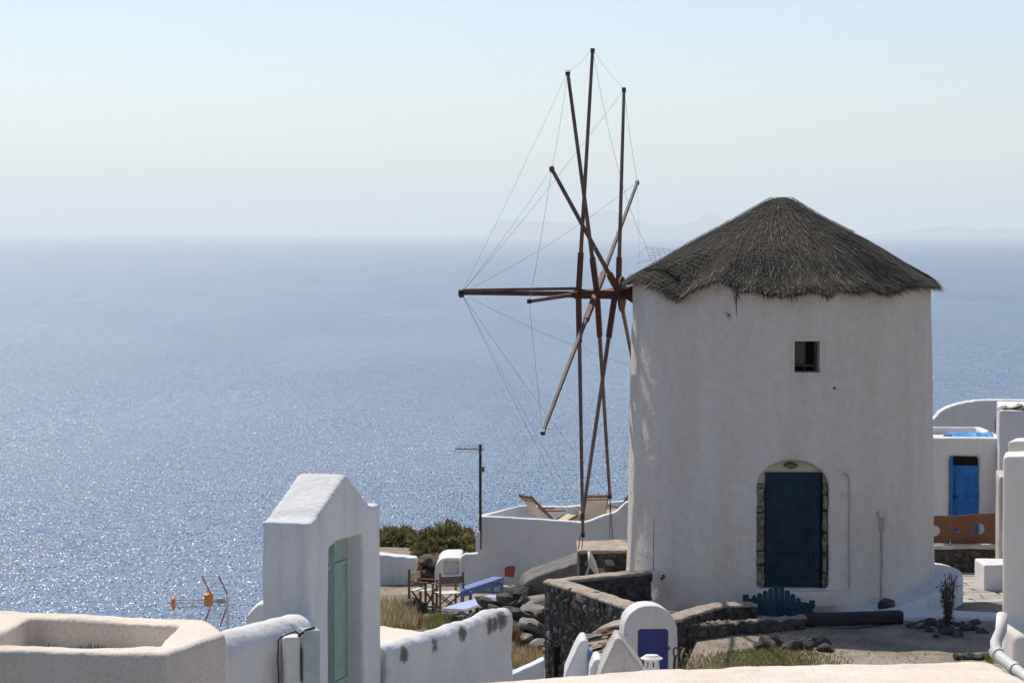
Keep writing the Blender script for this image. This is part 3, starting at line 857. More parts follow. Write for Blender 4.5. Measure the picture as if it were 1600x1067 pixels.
# dirt yard: shrub with its rock ring, stone rows
def foliage(name, c, rad, n_, L, cols, parent=None, w=.25, up=.3, shell=.55, flatb=True):
    items = []
    for i in range(n_):
        d = Vector((random.gauss(0, 1), random.gauss(0, 1), random.gauss(0, 1))).normalized()
        if flatb and d.z < -.2: d.z = abs(d.z)
        k = shell + (1 - shell) * random.random()
        lump = 1 + .5 * noise.noise(d * 2.4 + Vector(c)) + .25 * noise.noise(d * 5.5 + Vector(c))
        p = Vector((c[0] + d.x * rad[0] * k * lump, c[1] + d.y * rad[1] * k * lump, c[2] + d.z * rad[2] * k * lump))
        dr_ = (d + Vector((random.gauss(0, .5), random.gauss(0, .5), random.gauss(up, .4)))).normalized()
        l = L * random.uniform(.6, 1.3)
        sd = dr_.cross(Vector((random.gauss(0, 1), random.gauss(0, 1), random.gauss(0, 1)))).normalized() * l * w * .5
        cc = random.choice(cols); g = random.uniform(.75, 1.25)
        items.append((p, dr_ * l, sd, tuple(x * g for x in cc)))
    return blades(name, items, M['leaf'], parent)
br = empty('dry_shrub', G(1481, 985, -6.62), 'tall dry leafless shrub in the shaded dirt near the curved apron', 'shrub')
bs = G(1481, 985, -6.62)
items = []; stm = MB()
for i in range(26):
    an = random.uniform(0, 6.3); sp = random.uniform(.02, .17); hgt = random.uniform(.6, .98)
    pts = [bs + Vector((math.cos(an) * sp * t * (1 if t < .6 else .9), math.sin(an) * sp * t, hgt * t)) + Vector((random.gauss(0, .008), 0, 0)) for t in (0, .25, .5, .75, 1)]
    stm.tube(pts, .006, 4, .003)
    for j in range(34):
        t = random.uniform(.12, .98); q = pts[0].lerp(pts[4], t) + Vector((random.gauss(0, .03), random.gauss(0, .03), 0))
        d = Vector((random.gauss(0, .6), random.gauss(0, .6), random.uniform(.2, 1))).normalized() * random.uniform(.03, .07)
        g = random.uniform(.7, 1.3); items.append((q, d, Vector((random.gauss(0, .008), random.gauss(0, .008), .004)), (.10 * g, .07 * g, .05 * g)))
stm.build('stem', M['bark'], br); o = blades('foliage', items, M['leaf'], br); o['kind'] = 'stuff'
def gat(px, py, z=-6.62):
    q = G(px, py, z)
    for k in range(4): q = G(px, py, gz(q.x, q.y))
    return q
for i in range(34):
    px = random.uniform(1415, 1545); py = random.uniform(975, 998) - abs(px - 1480) * .07
    rock(ROCK, gat(px, py) + Vector((0, 0, .02)), random.uniform(.1, .24), label='dark lava rock heaped around the foot of the dry shrub', cat='rock', group='lava rocks around the dry shrub')
rock(TAN, gat(1438, 984) + Vector((0, 0, .1)), .14, label='small pale stone among the dark rocks by the dry shrub', cat='stone')
ORD = ('leftmost', 'second', 'third', 'fourth', 'fifth', 'sixth', 'seventh', 'eighth', 'ninth', 'tenth', 'eleventh', 'twelfth')
for i, px in enumerate((1188, 1196, 1206, 1215, 1226, 1234, 1243, 1251, 1262, 1272, 1282, 1289)):
    rock(ROCK, gat(px, 1012 + random.uniform(-3, 5)) + Vector((0, 0, .05)), random.uniform(.26, .38), label=ORD[i] + ' dark lava rock from the left in the row behind the green grass', cat='rock', group='lava rocks behind the grass tuft')
for i, px in enumerate((1495, 1507, 1519, 1530, 1541)):
    rock(ROCK, gat(px, 1030) + Vector((0, 0, .04)), random.uniform(.14, .22), label=ORD[i] + ' dark lava rock from the left in the row beside the drain pipe', cat='rock', group='lava rocks by the drain pipe')
peb = MB()
for i in range(600):
    q = gat(random.uniform(1060, 1560), random.uniform(978, 1042)); s = random.uniform(.005, .022) * (1.6 if random.random() < .08 else 1)
    peb.add([q + Vector((s, 0, 0)), q + Vector((-s, s * .4, 0)), q + Vector((0, -s, 0)), q + Vector((0, 0, s))], [(0, 1, 3), (1, 2, 3), (2, 0, 3)])
o = peb.build('pebbles', M['rock_tan']); o['kind'] = 'stuff'
def grass(name, zone, n_, h, cols, zf=None, lean=.25):
    items = []
    for i in range(n_):
        px, py = zone()
        q = gat(px, py, -6.62 if zf is None else zf) if not callable(zf) else zf(px, py)
        hh = h * random.uniform(.4, 1.3); d = Vector((random.gauss(0, lean), random.gauss(0, lean), 1)).normalized() * hh
        cc = random.choice(cols); g = random.uniform(.7, 1.3)
        an = random.uniform(0, 3.14)
        items.append((q, d, Vector((math.cos(an), math.sin(an), 0)) * random.uniform(.004, .008), tuple(x * g for x in cc)))
    o = blades(name, items, M['leaf']); o['kind'] = 'stuff'; return o
GR = [(.20, .20, .06), (.27, .25, .09), (.15, .16, .045), (.36, .31, .16)]
def z1_():
    while True:
        px = random.gauss(1195, 62); py = random.uniform(1012, 1050) + abs(px - 1200) * .12
        if 1060 < px < 1335: return px, py
grass('grass', z1_, 6500, .07, GR)
DRY = [(.46, .37, .22), (.56, .46, .28), (.36, .28, .16), (.26, .24, .10)]
grass('grass', lambda: (random.uniform(1062, 1320), random.uniform(985, 1040)), 500, .06, DRY)
grass('grass', lambda: (random.gauss(1547, 6), random.uniform(1022, 1036)), 160, .12, [(.3, .28, .04), (.2, .22, .05)])

# ------------------------------------------------------------------ right side: pavement, blue-door house
pv_ = MB(); pv_.prism([Vector((7.55, 42.9, -6.99)), Vector((12, 42.9, -6.99)), Vector((16, 56, -6.99)), Vector((7.0, 56, -6.99))], (0, 0, -.35))
M['pave'] = surf('pavement_mortar', (.30, .27, .24), (.38, .35, .31), 3, .95, .4, 20, .01)
pav = pv_.build('pavement', M['pave']); pav['kind'] = 'structure'
slabs = []
M['slab'] = surf('paving_stone', (.30, .265, .235), (.42, .385, .345), 2.2, .9, .6, 12, .012)
for q in range(4):
    s_ = MB(); s_.box((0, 0, 0), (.62, .40, .04)); me = s_.mesh('paving_slab')
    bm = bmesh.new(); bm.from_mesh(me); bmesh.ops.bevel(bm, geom=bm.edges[:], offset=.012, segments=1, affect='EDGES')
    for v_ in bm.verts: v_.co += Vector((random.uniform(-.02, .02), random.uniform(-.015, .015), 0))
    bm.to_mesh(me); bm.free(); me.materials.append(M['slab']); slabs.append(me)
for r_ in range(21):
    for c_ in range(7):
        x = 7.75 + c_ * .66 + (r_ % 2) * .3 + random.uniform(-.03, .03); y = 43.6 + r_ * .44
        if (x - 5.62) ** 2 + (y - 45) ** 2 < 2.9 ** 2: continue
        o = bpy.data.objects.new('paving_slab', random.choice(slabs)); COL.objects.link(o)
        o.location = (x, y, -6.985 + random.uniform(-.003, .004)); o.rotation_euler = (random.uniform(-.006, .006), random.uniform(-.006, .006), random.uniform(-.04, .04)); local(o, pav)

hr = empty('blue_door_house', P(1500, 870, 55), 'white flat-roofed house with bright blue door behind the brown barrier', 'house')
x0 = P(1425, 700, 55).x; x1 = P(1575, 700, 55).x; zt = P(1500, 684, 55).z
a = MB(); a.box(((x0 + x1) / 2, 56.6, (zt - 7.3) / 2 - .0), (x1 - x0, 3.2, zt + 7.3))
dp0 = P(1484, 860, 55); dp1 = P(1531.5, 712, 55)
ct = MB(); ct.box(((dp0.x + dp1.x) / 2, 55.0, (dp1.z - 7.1) / 2), (dp1.x - dp0.x, .36, dp1.z + 7.1))
ct2 = MB(); ct2.box(((x0 + x1) / 2, 56.7, zt), (x1 - x0 - .3, 2.7, .34))
a.org('wall', M['white_far'], hr, .045, 2, .012, 1.2, [ct, ct2])
a = MB(); a.box(((dp0.x + dp1.x) / 2 + .02, 55.13, (P(1500, 728, 55).z - 7.1) / 2), (dp1.x - dp0.x - .06, .06, P(1500, 728, 55).z + 7.1)); dr2 = a.build('door', M['brightblue'], hr)
for k in range(2):
    a = MB()
    xa = dp0.x + .10 + k * .29; a.box((xa + .12, 55.09, (P(0, 740, 55).z + P(0, 790, 55).z) / 2), (.2, .02, .62)); local(a.build('door_panel', M['brightblue'], bevel=.006, seg=1), dr2)
a = MB(); a.box(((dp0.x + dp1.x) / 2 + .02, 55.15, P(0, 720, 55).z), (dp1.x - dp0.x - .06, .03, .24)); a.build('transom_window', M['dark'], hr)
a = MB(); a.box((dp0.x + .02, 55.05, (dp1.z - 7.1) / 2), (.05, .22, dp1.z + 7.1)); a.build('door_frame', M['brightblue'], hr)
a = MB(); q = P(1491, 775, 55); a.tube([q + Vector((0, .08, 0)), q + Vector((0, -.0, 0)), q + Vector((.08, 0, -.02))], .015, 6); local(a.build('door_handle', M['black']), dr2)
# tarp on the roof
v = []; f = []
for i in range(19):
    for j in range(9):
        px = 1495 + i * 3.9; Y = 55.6 + j * .2
        z = zt - .14 + .16 * abs(noise.noise(Vector((i * .35, j * .5, 2)))) + .10 * math.sin(j / 8 * 3.14)
        v.append(((px - 800) / F * 55.6, Y, z))
for i in range(18):
    for j in range(8): f.append((i * 9 + j, (i + 1) * 9 + j, (i + 1) * 9 + j + 1, i * 9 + j + 1))
me = bpy.data.meshes.new('tarp'); me.from_pydata(v, [], f); smooth(me); o = link('blue_tarp', me, M['tarp'])
sm = o.modifiers.new('t', 'SOLIDIFY'); sm.thickness = .02; tag(o, 'crumpled blue tarp on the flat roof above the blue door', 'tarp')

# big curved wall behind
pr = [(1440, 700), (1440, 660), (1457, 656), (1463, 652), (1468, 644), (1480, 637), (1497, 631), (1515, 627), (1535, 625), (1640, 625), (1640, 700)]
hr2 = empty('white_house', P(1520, 700, 63), 'white house behind with gently curving roofline against the sea', 'house')
a = MB(); a.prism([P(x, y, 63) for x, y in pr], (0, .45, 0)); a.box(P(1560, 790, 65.3), (3.9, 3.4, 4.2))
cut = MB(); cut.box(P(1558.5, 663, 63), (P(1563, 0, 63).x - P(1555, 0, 63).x, .4, .38))
a.org('wall', M['white_far'], hr2, .05, 2, .015, 1, [cut])
a = MB(); a.box(P(1558.5, 663, 63.2), (.14, .03, .4)); a.build('window', M['ultra'], hr2)
# right house
hr3 = empty('white_house', P(1600, 880, 53.5), 'tall pale house wall at the right edge with loose slabs on top', 'house')
a = MB(); q0 = P(1561, 641, 53); q1 = P(1680, 641, 53)
a.prism([q0, Vector((P(1563, 0, 56).x, 56, q0.z)), Vector((q1.x + .6, 56, q0.z)), q1], (0, 0, -7.4 - q0.z)); a.org('wall', M['white_far'], hr3, .05, 2, .015, 1)
for i in range(7):
    q = P(1566 + i * 6.5, 638 - (i > 2) * 2, 53.2); rock(TAN, q, .25, hr3, 'slab', sc=(.22, .3, .12))
a = MB(); q0 = P(1560.5, 745, 49.5); q1 = P(1640, 745, 49.5); a.prism([q0, Vector((P(1562.5, 0, 50.9).x, 50.9, q0.z)), Vector((q1.x + .3, 50.9, q0.z)), q1], (0, 0, -7.3 - q0.z)); o = a.org('garden_wall', M['grey_render'], None, .045, 2, .01); tag(o, 'narrow shaded pillar wall beside the foreground corner on the right', 'wall')
# bench block
q0 = P(1537, 928, 48.4); q1 = P(1600, 882, 48.4)
a = MB(); a.box(((q0.x + q1.x) / 2, 48.9, (q0.z + q1.z) / 2 - .1), (q1.x - q0.x, 1.0, q1.z - q0.z + .2)); o = a.org('white_bench', M['white_far'], None, .035, 3, .01); tag(o, 'white masonry bench block on the pavement at right', 'bench')
# stone retaining wall with barrier
rt = P(1457, 857, 51); root = empty('stone_wall', P(1500, 903, 51), 'dark rubble wall with pale coping under the brown barrier', 'wall')
a = MB(); x0 = P(1430, 0, 51).x; x1 = P(1562, 0, 51).x; a.box(((x0 + x1) / 2, 51.25, (rt.z - 7.2) / 2), (x1 - x0, .5, rt.z + 7.2)); a.org('wall', M['mortar'], root, .04, 1, .02)
a = MB(); a.box(((x0 + x1) / 2, 51.25, rt.z + .03), (x1 - x0 + .05, .6, .09)); a.org('coping', M['grey_render'], root, .03, 2, .015)
face_stones(root, (x0, 51.0, 0), (x1, 51.0, 0), -7.02, rt.z - .02, .15, ROCK + RED[:1])
br_ = empty('brown_barrier', P(1505, 855, 51.3), 'rust brown sheet barrier with round holes in front of the blue door', 'barrier')
def sheet(px0, px1, t0, t1, holes, Ya, Yb):
    a = MB(); p0 = P(px0, 854, Ya); p1 = P(px1, 854, Yb); h0 = P(px0, t0, Ya); h1 = P(px1, t1, Yb)
    a.prism([p0, p1, h1, h0], (0, .03, 0)); cs = []
    for hx, hy, hr_ in holes:
        t = (hx - px0) / (px1 - px0); c_ = P(hx, hy, Ya + (Yb - Ya) * t); cc = MB(); cc.tube([c_ - Vector((0, .5, 0)), c_ + Vector((0, .5, 0))], hr_ / F * 51.3, 24); cs.append(cc)
    me = a.mesh(); tmp = bpy.data.objects.new('t', me); COL.objects.link(tmp); co = []
    for c_ in cs:
        o = bpy.data.objects.new('c', c_.mesh()); COL.objects.link(o); co.append(o); mo = tmp.modifiers.new('b', 'BOOLEAN'); mo.operation = 'DIFFERENCE'; mo.object = o; mo.solver = 'EXACT'
    out = bpy.data.meshes.new_from_object(tmp.evaluated_get(bpy.context.evaluated_depsgraph_get()))
    for o in [tmp] + co: bpy.data.objects.remove(o)
    return link('barrier_panel', out, M['brown'], br_)
sheet(1430, 1484.5, 804, 806, [(1460, 829, 8.5)], 51.4, 51.25)
sheet(1485.5, 1555, 806, 801, [(1495.5, 828, 3.6), (1530, 825.5, 8.5)], 51.25, 51.35)

# ------------------------------------------------------------------ terrace house behind the stone walls
YT = 57.0
root = empty('terrace_house', P(800, 915, YT), 'long white roof-terrace building left of the windmill, deck chairs on top', 'house')
pr = [(718, 925), (718, 880), (720, 870), (726, 865), (748, 864), (748.5, 806), (800, 808.5), (860, 812), (912, 816), (925, 812), (943, 805), (962, 800), (970, 792), (978, 784), (1000, 782), (1000, 925)]
a = MB(); a.prism([P(x, y, YT) for x, y in pr], (0, .28, 0))
ztr = P(800, 808, YT).z
flo = MB()
flo.prism([Vector((*P(752, 0, YT).xy, -7.10)), Vector((*P(1000, 0, YT).xy, -7.10)), Vector((*P(1000, 0, 60.5).xy, -7.10)), Vector((*P(815, 0, 59.6).xy, -7.10))], (0, 0, -1.2))
# far parapet
far = [(753, 57.2), (815, 59.5), (890, 59.2), (975, 60.4), (1005, 60.4)]
for i in range(len(far) - 1):
    p = P(far[i][0], 0, far[i][1]); q = P(far[i + 1][0], 0, far[i + 1][1])
    zt_ = ztr + .0
    a.add([Vector((p.x, p.y, zt_)), Vector((q.x, q.y, zt_)), Vector((q.x + .03, q.y + .24, zt_)), Vector((p.x - .12, p.y + .22, zt_)),
           Vector((p.x, p.y, -8.4)), Vector((q.x, q.y, -8.4)), Vector((q.x + .03, q.y + .24, -8.4)), Vector((p.x - .12, p.y + .22, -8.4))],
          [(0, 1, 2, 3), (7, 6, 5, 4), (0, 4, 5, 1), (1, 5, 6, 2), (2, 6, 7, 3), (3, 7, 4, 0)])
a.v += []; b0 = len(a.v); a.v += flo.v; a.f += [tuple(i + b0 for i in q) for q in flo.f]
a.org('wall', M['white_far'], root, .045, 2, .012, 1)
# niche building at its left end
root = empty('niche_house', P(700, 930, 57.6), 'small white vaulted outbuilding with square recess beside the terrace wall', 'outbuilding')
a = MB(); pr = [(679, 940), (679, 893), (682, 882), (688, 874), (697, 871), (722, 871), (722, 940)]
a.prism([P(x, y, 57.9) for x, y in pr], (0, 1.6, 0))
cut = MB(); q = P(706, 887, 57.9); cut.box(q, (.40, .5, .34)); cut2 = MB(); q = P(711, 915, 57.9); cut2.box(q, (.5, .3, .26))
a.org('wall', M['white_far'], root, .035, 2, .01, 1, [cut, cut2])

def deck_chair(loc, rz, label, group):
    r_ = empty('deck_chair', loc, label, 'deck chair', group)
    r_.rotation_euler = (0, 0, rz)
    def L(mb, name, mat):
        me = mb.mesh(name); o = link(name, me, mat); o.parent = r_; return o
    # local: faces +x, back at -x
    for s in (-.27, .27):
        a = MB(); a.bar((-.55, s, .98), (.35, s, .12), .035, .06); L(a, 'side_rail', M['chairwood'])
        a = MB(); a.bar((-.30, s * .92, .04), (.72, s * .92, .46), .035, .055); L(a, 'leg', M['chairwood'])
        a = MB(); a.bar((-.25, s * 1.05, .62), (.38, s * 1.05, .60), .05, .03); L(a, 'armrest', M['chairwood'])
    a = MB(); a.bar((-.52, -.27, .93), (-.52, .27, .93), .04, .04); a.bar((-.46, -.27, .87), (-.46, .27, .87), .03, .05); L(a, 'crossbar', M['chairwood'])
    a = MB(); pts = [(-.545, .985), (-.42, .80), (-.25, .58), (-.05, .38), (.2, .30), (.45, .34), (.70, .47)]
    v = []; f = []
    for i, (x, z) in enumerate(pts): v += [(x, -.25, z), (x, .25, z), (x, .25, z - .012), (x, -.25, z - .012)]
    for i in range(len(pts) - 1):
        b_ = i * 4
        for k in range(4): f.append((b_ + k, b_ + (k + 1) % 4, b_ + 4 + (k + 1) % 4, b_ + 4 + k))
    a.add(v, f); o = L(a, 'canvas', M['canvas']); smooth(o.data, False)
    return r_
g = 'sand canvas deck chairs on the roof terrace'
q = P(852, 812, 58.1); deck_chair((q.x, 58.1, -7.08), R(28), 'sand canvas deck chair leaning left at the terrace left end', g)
q = P(931, 812, 58.0); deck_chair((q.x - .05, 58.5, -7.08), R(98), 'sand canvas deck chair right behind the lowest sail arm tips', g)
q = P(985, 812, 58.4); deck_chair((q.x - .05, 58.9, -7.08), R(120), 'deck chair half hidden by the windmill edge', g)

# tv antenna
root = empty('tv_antenna', P(750, 862, 56.8), 'black aerial mast with comb antenna at the terrace corner', 'antenna')
a = MB(); a.tube([P(750.5, 858, 56.8), P(750.5, 694, 56.8)], .032, 8); a.build('mast', M['black'], root)
a = MB(); a.tube([P(747, 862, 56.75), P(747, 830, 56.75)], .05, 8); a.build('mast_base', M['white_far'], root)
a = MB(); a.tube([P(712, 701, 56.6), P(757, 702, 56.9)], .012, 6)
bm_ = a.build('boom', M['rope'], root)
for i in range(11):
    a = MB(); q = P(713 + i * 4, 701, 56.6 + i * .02); h_ = .09 + .06 * (i / 15)
    a.tube([q + Vector((-.035, -.15, -h_ * .8)), q + Vector((.035, .15, h_ * .8))], .006, 5); local(a.build('element', M['dull']), bm_)
a = MB(); a.box(P(754, 733, 56.8), (.09, .07, .12)); a.build('junction_box', M['dull'], root)

# concrete ramp and stone platform near the tower
a = MB(); a.prism([P(x, y, 50.5) for x, y in ((812, 925), (818, 912), (832, 903), (870, 889), (908, 876), (908, 940), (812, 940))], (0, 1.6, 0))
o = a.org('stone_ramp', surf('grey_earth_render', (.10, .095, .085), (.19, .175, .16), 4, .95, 1, 12, .03), None, .045, 3, .03, 1.5); tag(o, 'sloping grey stone ramp against the terrace wall', 'ramp')
root = empty('stone_platform', P(940, 900, 47), 'square dark stone platform with tan top left of the windmill', 'platform')
q0 = P(905, 860, 46.7); x1 = 2.6
a = MB(); a.box(((q0.x + x1) / 2, 47.5, q0.z - 1.3), (x1 - q0.x, 1.5, 2.5)); a.org('wall', M['mortar'], root, .04, 1, .02)
a = MB(); a.box(((q0.x + x1) / 2, 47.5, q0.z - .03), (x1 - q0.x + .06, 1.56, .08)); a.org('coping', M['capstone'], root, .035, 2, .02)
face_stones(root, (q0.x, 46.76, 0), (x1, 46.76, 0), -7.4, q0.z - .05, .17, ROCK + ROCKG[:2])

# ------------------------------------------------------------------ bushes, bank, left white walls
BG = [(.14, .14, .05), (.20, .18, .07), (.10, .10, .035), (.30, .25, .12), (.24, .18, .09)]
def bush(c, rad, n_, label, cols=BG, L=.10):
    r_ = empty('bush', (c[0], c[1], c[2] - .2), label, 'bush', 'rounded scrub bushes on the bank')
    a = MB(); vv = []
    bm = bmesh.new(); bmesh.ops.create_icosphere(bm, subdivisions=3, radius=1)
    for v_ in bm.verts:
        d = v_.co.normalized(); l = 1 + .5 * noise.noise(d * 2.4 + Vector(c)) + .25 * noise.noise(d * 5.5 + Vector(c))
        v_.co = Vector((c[0] + d.x * rad[0] * .66 * l, c[1] + d.y * rad[1] * .66 * l, c[2] + d.z * rad[2] * .66 * l))
    me = bpy.data.meshes.new('b'); bm.to_mesh(me); bm.free(); link('branches', me, M['bark'], r_)
    o = foliage('foliage', c, rad, n_, L, cols, r_, w=.35); return r_
q = P(700, 856, 61); bush((q.x, 61, q.z), (.85, .8, .46), 9000, 'largest rounded olive bush beside the aerial mast')
q = P(624, 855, 63); bush((q.x, 63, q.z), (.72, .8, .45), 7000, 'rounded olive bush left of the largest bush, under the sea')
q = P(678, 876, 60.4); bush((q.x, 60.4, q.z), (.55, .5, .42), 5000, 'olive bush spilling over the cut bank in front of the largest bush')
q = P(728, 872, 60.2); bush((q.x, 60.2, q.z), (.42, .4, .26), 2500, 'small olive bush against the terrace corner under the aerial mast')
q = P(596, 866, 63); bush((q.x, 63.5, q.z), (.5, .6, .32), 3500, 'small bush just behind the gate house corner')
for px, py in ((700, 831), (712, 829), (722, 832), (731, 831), (690, 835)):
    rock(RED, P(px, py, 62.3), .3, label='brown rock on the skyline behind the largest bush', cat='rock', group='brown rocks behind the largest bush')
M['bank'] = surf('red_brown_bank', (.05, .035, .028), (.16, .11, .08), 5, .95, 1, 9, .06)
a = MB(); a.prism([P(x, y, 58.6) for x, y in ((646, 940), (650, 900), (654, 880), (660, 874), (690, 876), (700, 890), (700, 940))], (0, 2.6, 0))
o = a.org('earth_bank', M['bank'], None, .06, 2, .10, 2.2, None, .03); o['kind'] = 'structure'
for i in range(24):
    q = P(random.uniform(652, 682), random.uniform(872, 935), 58.5); rock(RED + ROCK, q, random.uniform(.12, .3), label='rough brown stone in the cut bank below the largest bush', cat='stone', group='stones in the cut earth bank')
a = MB(); a.prism([P(x, y, 58.0) for x, y in ((570, 935), (570, 866), (594, 866), (620, 868), (640, 871), (652, 873), (649, 895), (646, 915), (644, 935))], (0, .5, 0))
o = a.org('white_wall', M['white_far'], None, .04, 2, .03, 1.6); tag(o, 'rough sunlit whitewashed wall below the bushes', 'wall')
a = MB(); a.prism([P(x, y, 56.8) for x, y in ((570, 926), (594, 926), (650, 932), (650, 940), (594, 938), (570, 938))], (0, 1.2, 0))
o = a.org('white_ledge', M['white_far'], None, .04, 2, .02, 1.6); tag(o, 'white bench-like ledge at the foot of the rough white wall', 'ledge')

# ------------------------------------------------------------------ seating area
def director_chair(loc, rz, label, wood=M['chairwood'], s=1.0):
    r_ = empty('director_chair', loc, label, 'chair', 'folding director chairs'); r_.rotation_euler = (0, 0, rz)
    def L(mb, name, mat):
        o = link(name, mb.mesh(name), mat); o.parent = r_; return o
    for sx in (-.27, .27):
        for sy, hh in ((-.2, .62), (.2, .90)):
            a = MB(); a.box((sx, sy, hh * s / 2), (.035, .045, hh * s)); L(a, 'leg', wood)
        a = MB(); a.box((sx, 0, .63 * s), (.055, .5, .022)); L(a, 'armrest', wood)
        a = MB(); a.box((sx, 0, .03), (.03, .5, .035)); L(a, 'foot_rail', wood)
    for sy in (-.17, .17):
        a = MB(); a.bar((-.25, sy, .05), (.25, sy, .43), .022, .035, up=(0, 1, 0)); L(a, 'cross_brace', wood)
        a = MB(); a.bar((.25, sy - .025, .05), (-.25, sy - .025, .43), .022, .035, up=(0, 1, 0)); L(a, 'cross_brace', wood)
    a = MB(); a.box((0, 0, .44), (.5, .4, .015)); L(a, 'seat', M['canvas_w'])
    a = MB(); a.box((0, .2, .74), (.55, .012, .15)); L(a, 'backrest', M['canvas'] if wood is M['chairwood'] else M['dull'])
    return r_
q = gat(700, 957, -8.2); director_chair(q, R(-155), 'folding director chair with dark uprights beside the blue bench', M['dull'])
q = gat(661, 952, -8.2); director_chair(q, R(65), 'orange-brown director chair turned sideways left of the other chair')
# blue bench
root = empty('blue_bench', gat(752, 935, -8.1), 'blue painted wooden bench against the white terrace wall', 'bench')
zt = -7.72
c4 = [G(716, 927, zt), G(720, 920, zt), G(772, 903, zt), G(786, 905.5, zt), G(732, 924, zt)]
a = MB(); a.prism([G(719, 927, zt), G(719, 920.5, zt), G(770, 903.5, zt), G(787, 905, zt)], (0, 0, .05)); a.build('seat', M['benchblue'], root, bevel=.006, seg=1)
a = MB(); a.bar(G(722, 929, zt - .06), G(787, 909, zt - .06), .03, .09); a.build('apron_rail', M['benchblue'], root)
for px, py in ((722, 926), (735, 923), (769, 910), (784, 908)):
    a = MB(); q = G(px, py, zt); a.box(q + Vector((0, 0, -.25)), (.07, .07, .48)); a.build('leg', M['benchblue'], root)
# sunbed
root = empty('sunbed', gat(735, 955, -8.1), 'low sunbed with pale lavender canvas on the stony ground', 'sunbed')
zt = -7.90
a = MB(); a.prism([G(690, 952, zt), G(727, 953.5, zt), G(786, 934, zt), G(768, 930, zt), G(716, 944, zt)], (0, 0, .03)); a.build('canvas', M['matblue'], root)
for (p, q) in (((690, 953), (727, 954)), ((727, 954), (787, 934.5)), ((690, 952), (768, 930))):
    a = MB(); a.tube([G(*p, zt), G(*q, zt)], .016, 6); a.build('frame', M['pvc'], root)
for px, py in ((697, 953), (722, 954), (748, 947), (778, 937)):
    a = MB(); q = G(px, py, zt); a.tube([q, q + Vector((.04, 0, -.25))], .015, 6); a.build('leg', M['steel'], root)
# red chair
root = empty('red_chair', gat(796, 912, -7.9), 'small metal chair with worn red backrest by the terrace wall', 'chair')
bq = P(796, 892, 55.6)
a = MB(); a.prism([bq + Vector((x, y, z)) for x, y, z in ((-.11, .03, -.12), (.08, -.03, -.14), (.12, -.03, .09), (.10, -.03, .13), (-.08, .03, .10), (-.11, .03, .06))], (.02, .03, 0)); a.build('backrest', M['redseat'], root, bevel=.01)
for dx in (-.08, .09):
    a = MB(); a.tube([bq + Vector((dx, .04, .05)), bq + Vector((dx, .04, -.2)), bq + Vector((dx * 1.2, .0, -.34)), bq + Vector((dx * 1.3, -.3, -.35)), bq + Vector((dx * 1.4, -.3, -.75))], .013, 6); a.build('leg', M['steel'], root)
    a = MB(); a.tube([bq + Vector((dx, .0, -.34)), bq + Vector((dx, .1, -.75))], .013, 6); a.build('leg', M['steel'], root)
a = MB(); a.box(bq + Vector((.0, -.13, -.33)), (.28, .3, .03)); a.build('seat', M['steel'], root)

# rubble heap
lab = ('grey lava boulder in the loose heap left of the tall stone wall', 'rock', 'boulders in the loose rock heap')
big = [(768, 945, 50.3, .62), (790, 935, 50.8, .55), (812, 925, 50.5, .5), (835, 925, 50.6, .48), (822, 945, 49.8, .62), (845, 950, 49.5, .5), (800, 960, 49.3, .6), (828, 968, 48.9, .72), (842, 985, 48.4, .66),
       (806, 985, 48.4, .56), (788, 972, 49.2, .45), (778, 958, 49.7, .5), (850, 930, 50.4, .45), (815, 1000, 47.9, .5), (838, 1008, 47.6, .42), (760, 955, 50.3, .4), (800, 925, 51.2, .42), (846, 965, 48.9, .45)]
for px, py, Y, s in big:
    rock(ROCK + ROCKG[:2], P(px, py, Y), s, label=lab[0], cat=lab[1], group=lab[2], sc=(s * .95, s * .85, s * .62))
for i in range(30):
    px = random.uniform(770, 846); Y = random.uniform(48, 50.8); py = 975 - (Y - 48) * 14 + random.uniform(-12, 22); s = random.uniform(.18, .36)
    rock(ROCK, P(px, py, Y), s, label='small dark rock wedged between the boulders of the heap', cat='rock', group='small rocks in the heap')
for px, py, Y, s in ((830, 938, 49.8, .6), (838, 955, 49.2, .62), (826, 974, 48.4, .55), (778, 938, 50.4, .5)):
    rock(SLAB, P(px, py, Y), s, label='pale flat slab lying on top of the loose rock heap', cat='rock', group='pale slabs on the rock heap', sc=(s * 1.2, s, s * .9), rot=(.15, -.12, random.uniform(0, 3)))
for i in range(46):
    px = random.uniform(712, 795); py = 978 - (px - 712) * .32 + random.uniform(-13, 12)
    q = gat(px, py, -8.0); rock(SLAB, q + Vector((0, 0, .03)), random.uniform(.16, .4), label='flat grey stone scattered between the sunbed and the white wall', cat='stone', group='flat stones below the sunbed', rot=(random.uniform(-.2, .2), random.uniform(-.2, .2), random.uniform(0, 6)))
rock(ROCK, gat(651, 957, -8.2) + Vector((0, 0, .15)), .46, label='single round black boulder beside the dry grass', cat='rock')
for px, py in ((665, 962), (672, 966), (640, 965), (680, 962)):
    rock(TAN, gat(px, py, -8.2), .22, label='small tan stone by the black boulder', cat='stone', group='tan stones by the black boulder')
grass('dry_grass', lambda: (random.uniform(592, 650), random.uniform(945, 985)), 2600, .27, DRY, -8.2)
grass('grass', lambda: (random.gauss(685, 14), random.uniform(966, 984)), 1300, .18, GR, -8.2)
grass('red_groundcover', lambda: (random.uniform(610, 660), random.uniform(962, 982)), 900, .14, [(.20, .06, .035), (.14, .05, .03), (.24, .12, .06)], -8.2, .6)
grass('dry_grass', lambda: (random.uniform(792, 848), random.uniform(1015, 1045)), 1400, .18, DRY + [(.3, .12, .04)], -7.7, .5)
grass('rusty_weeds', lambda: (random.uniform(790, 812), random.uniform(970, 1005)), 700, .2, [(.28, .10, .03), (.2, .08, .03), (.14, .12, .04)], -7.8, .5)

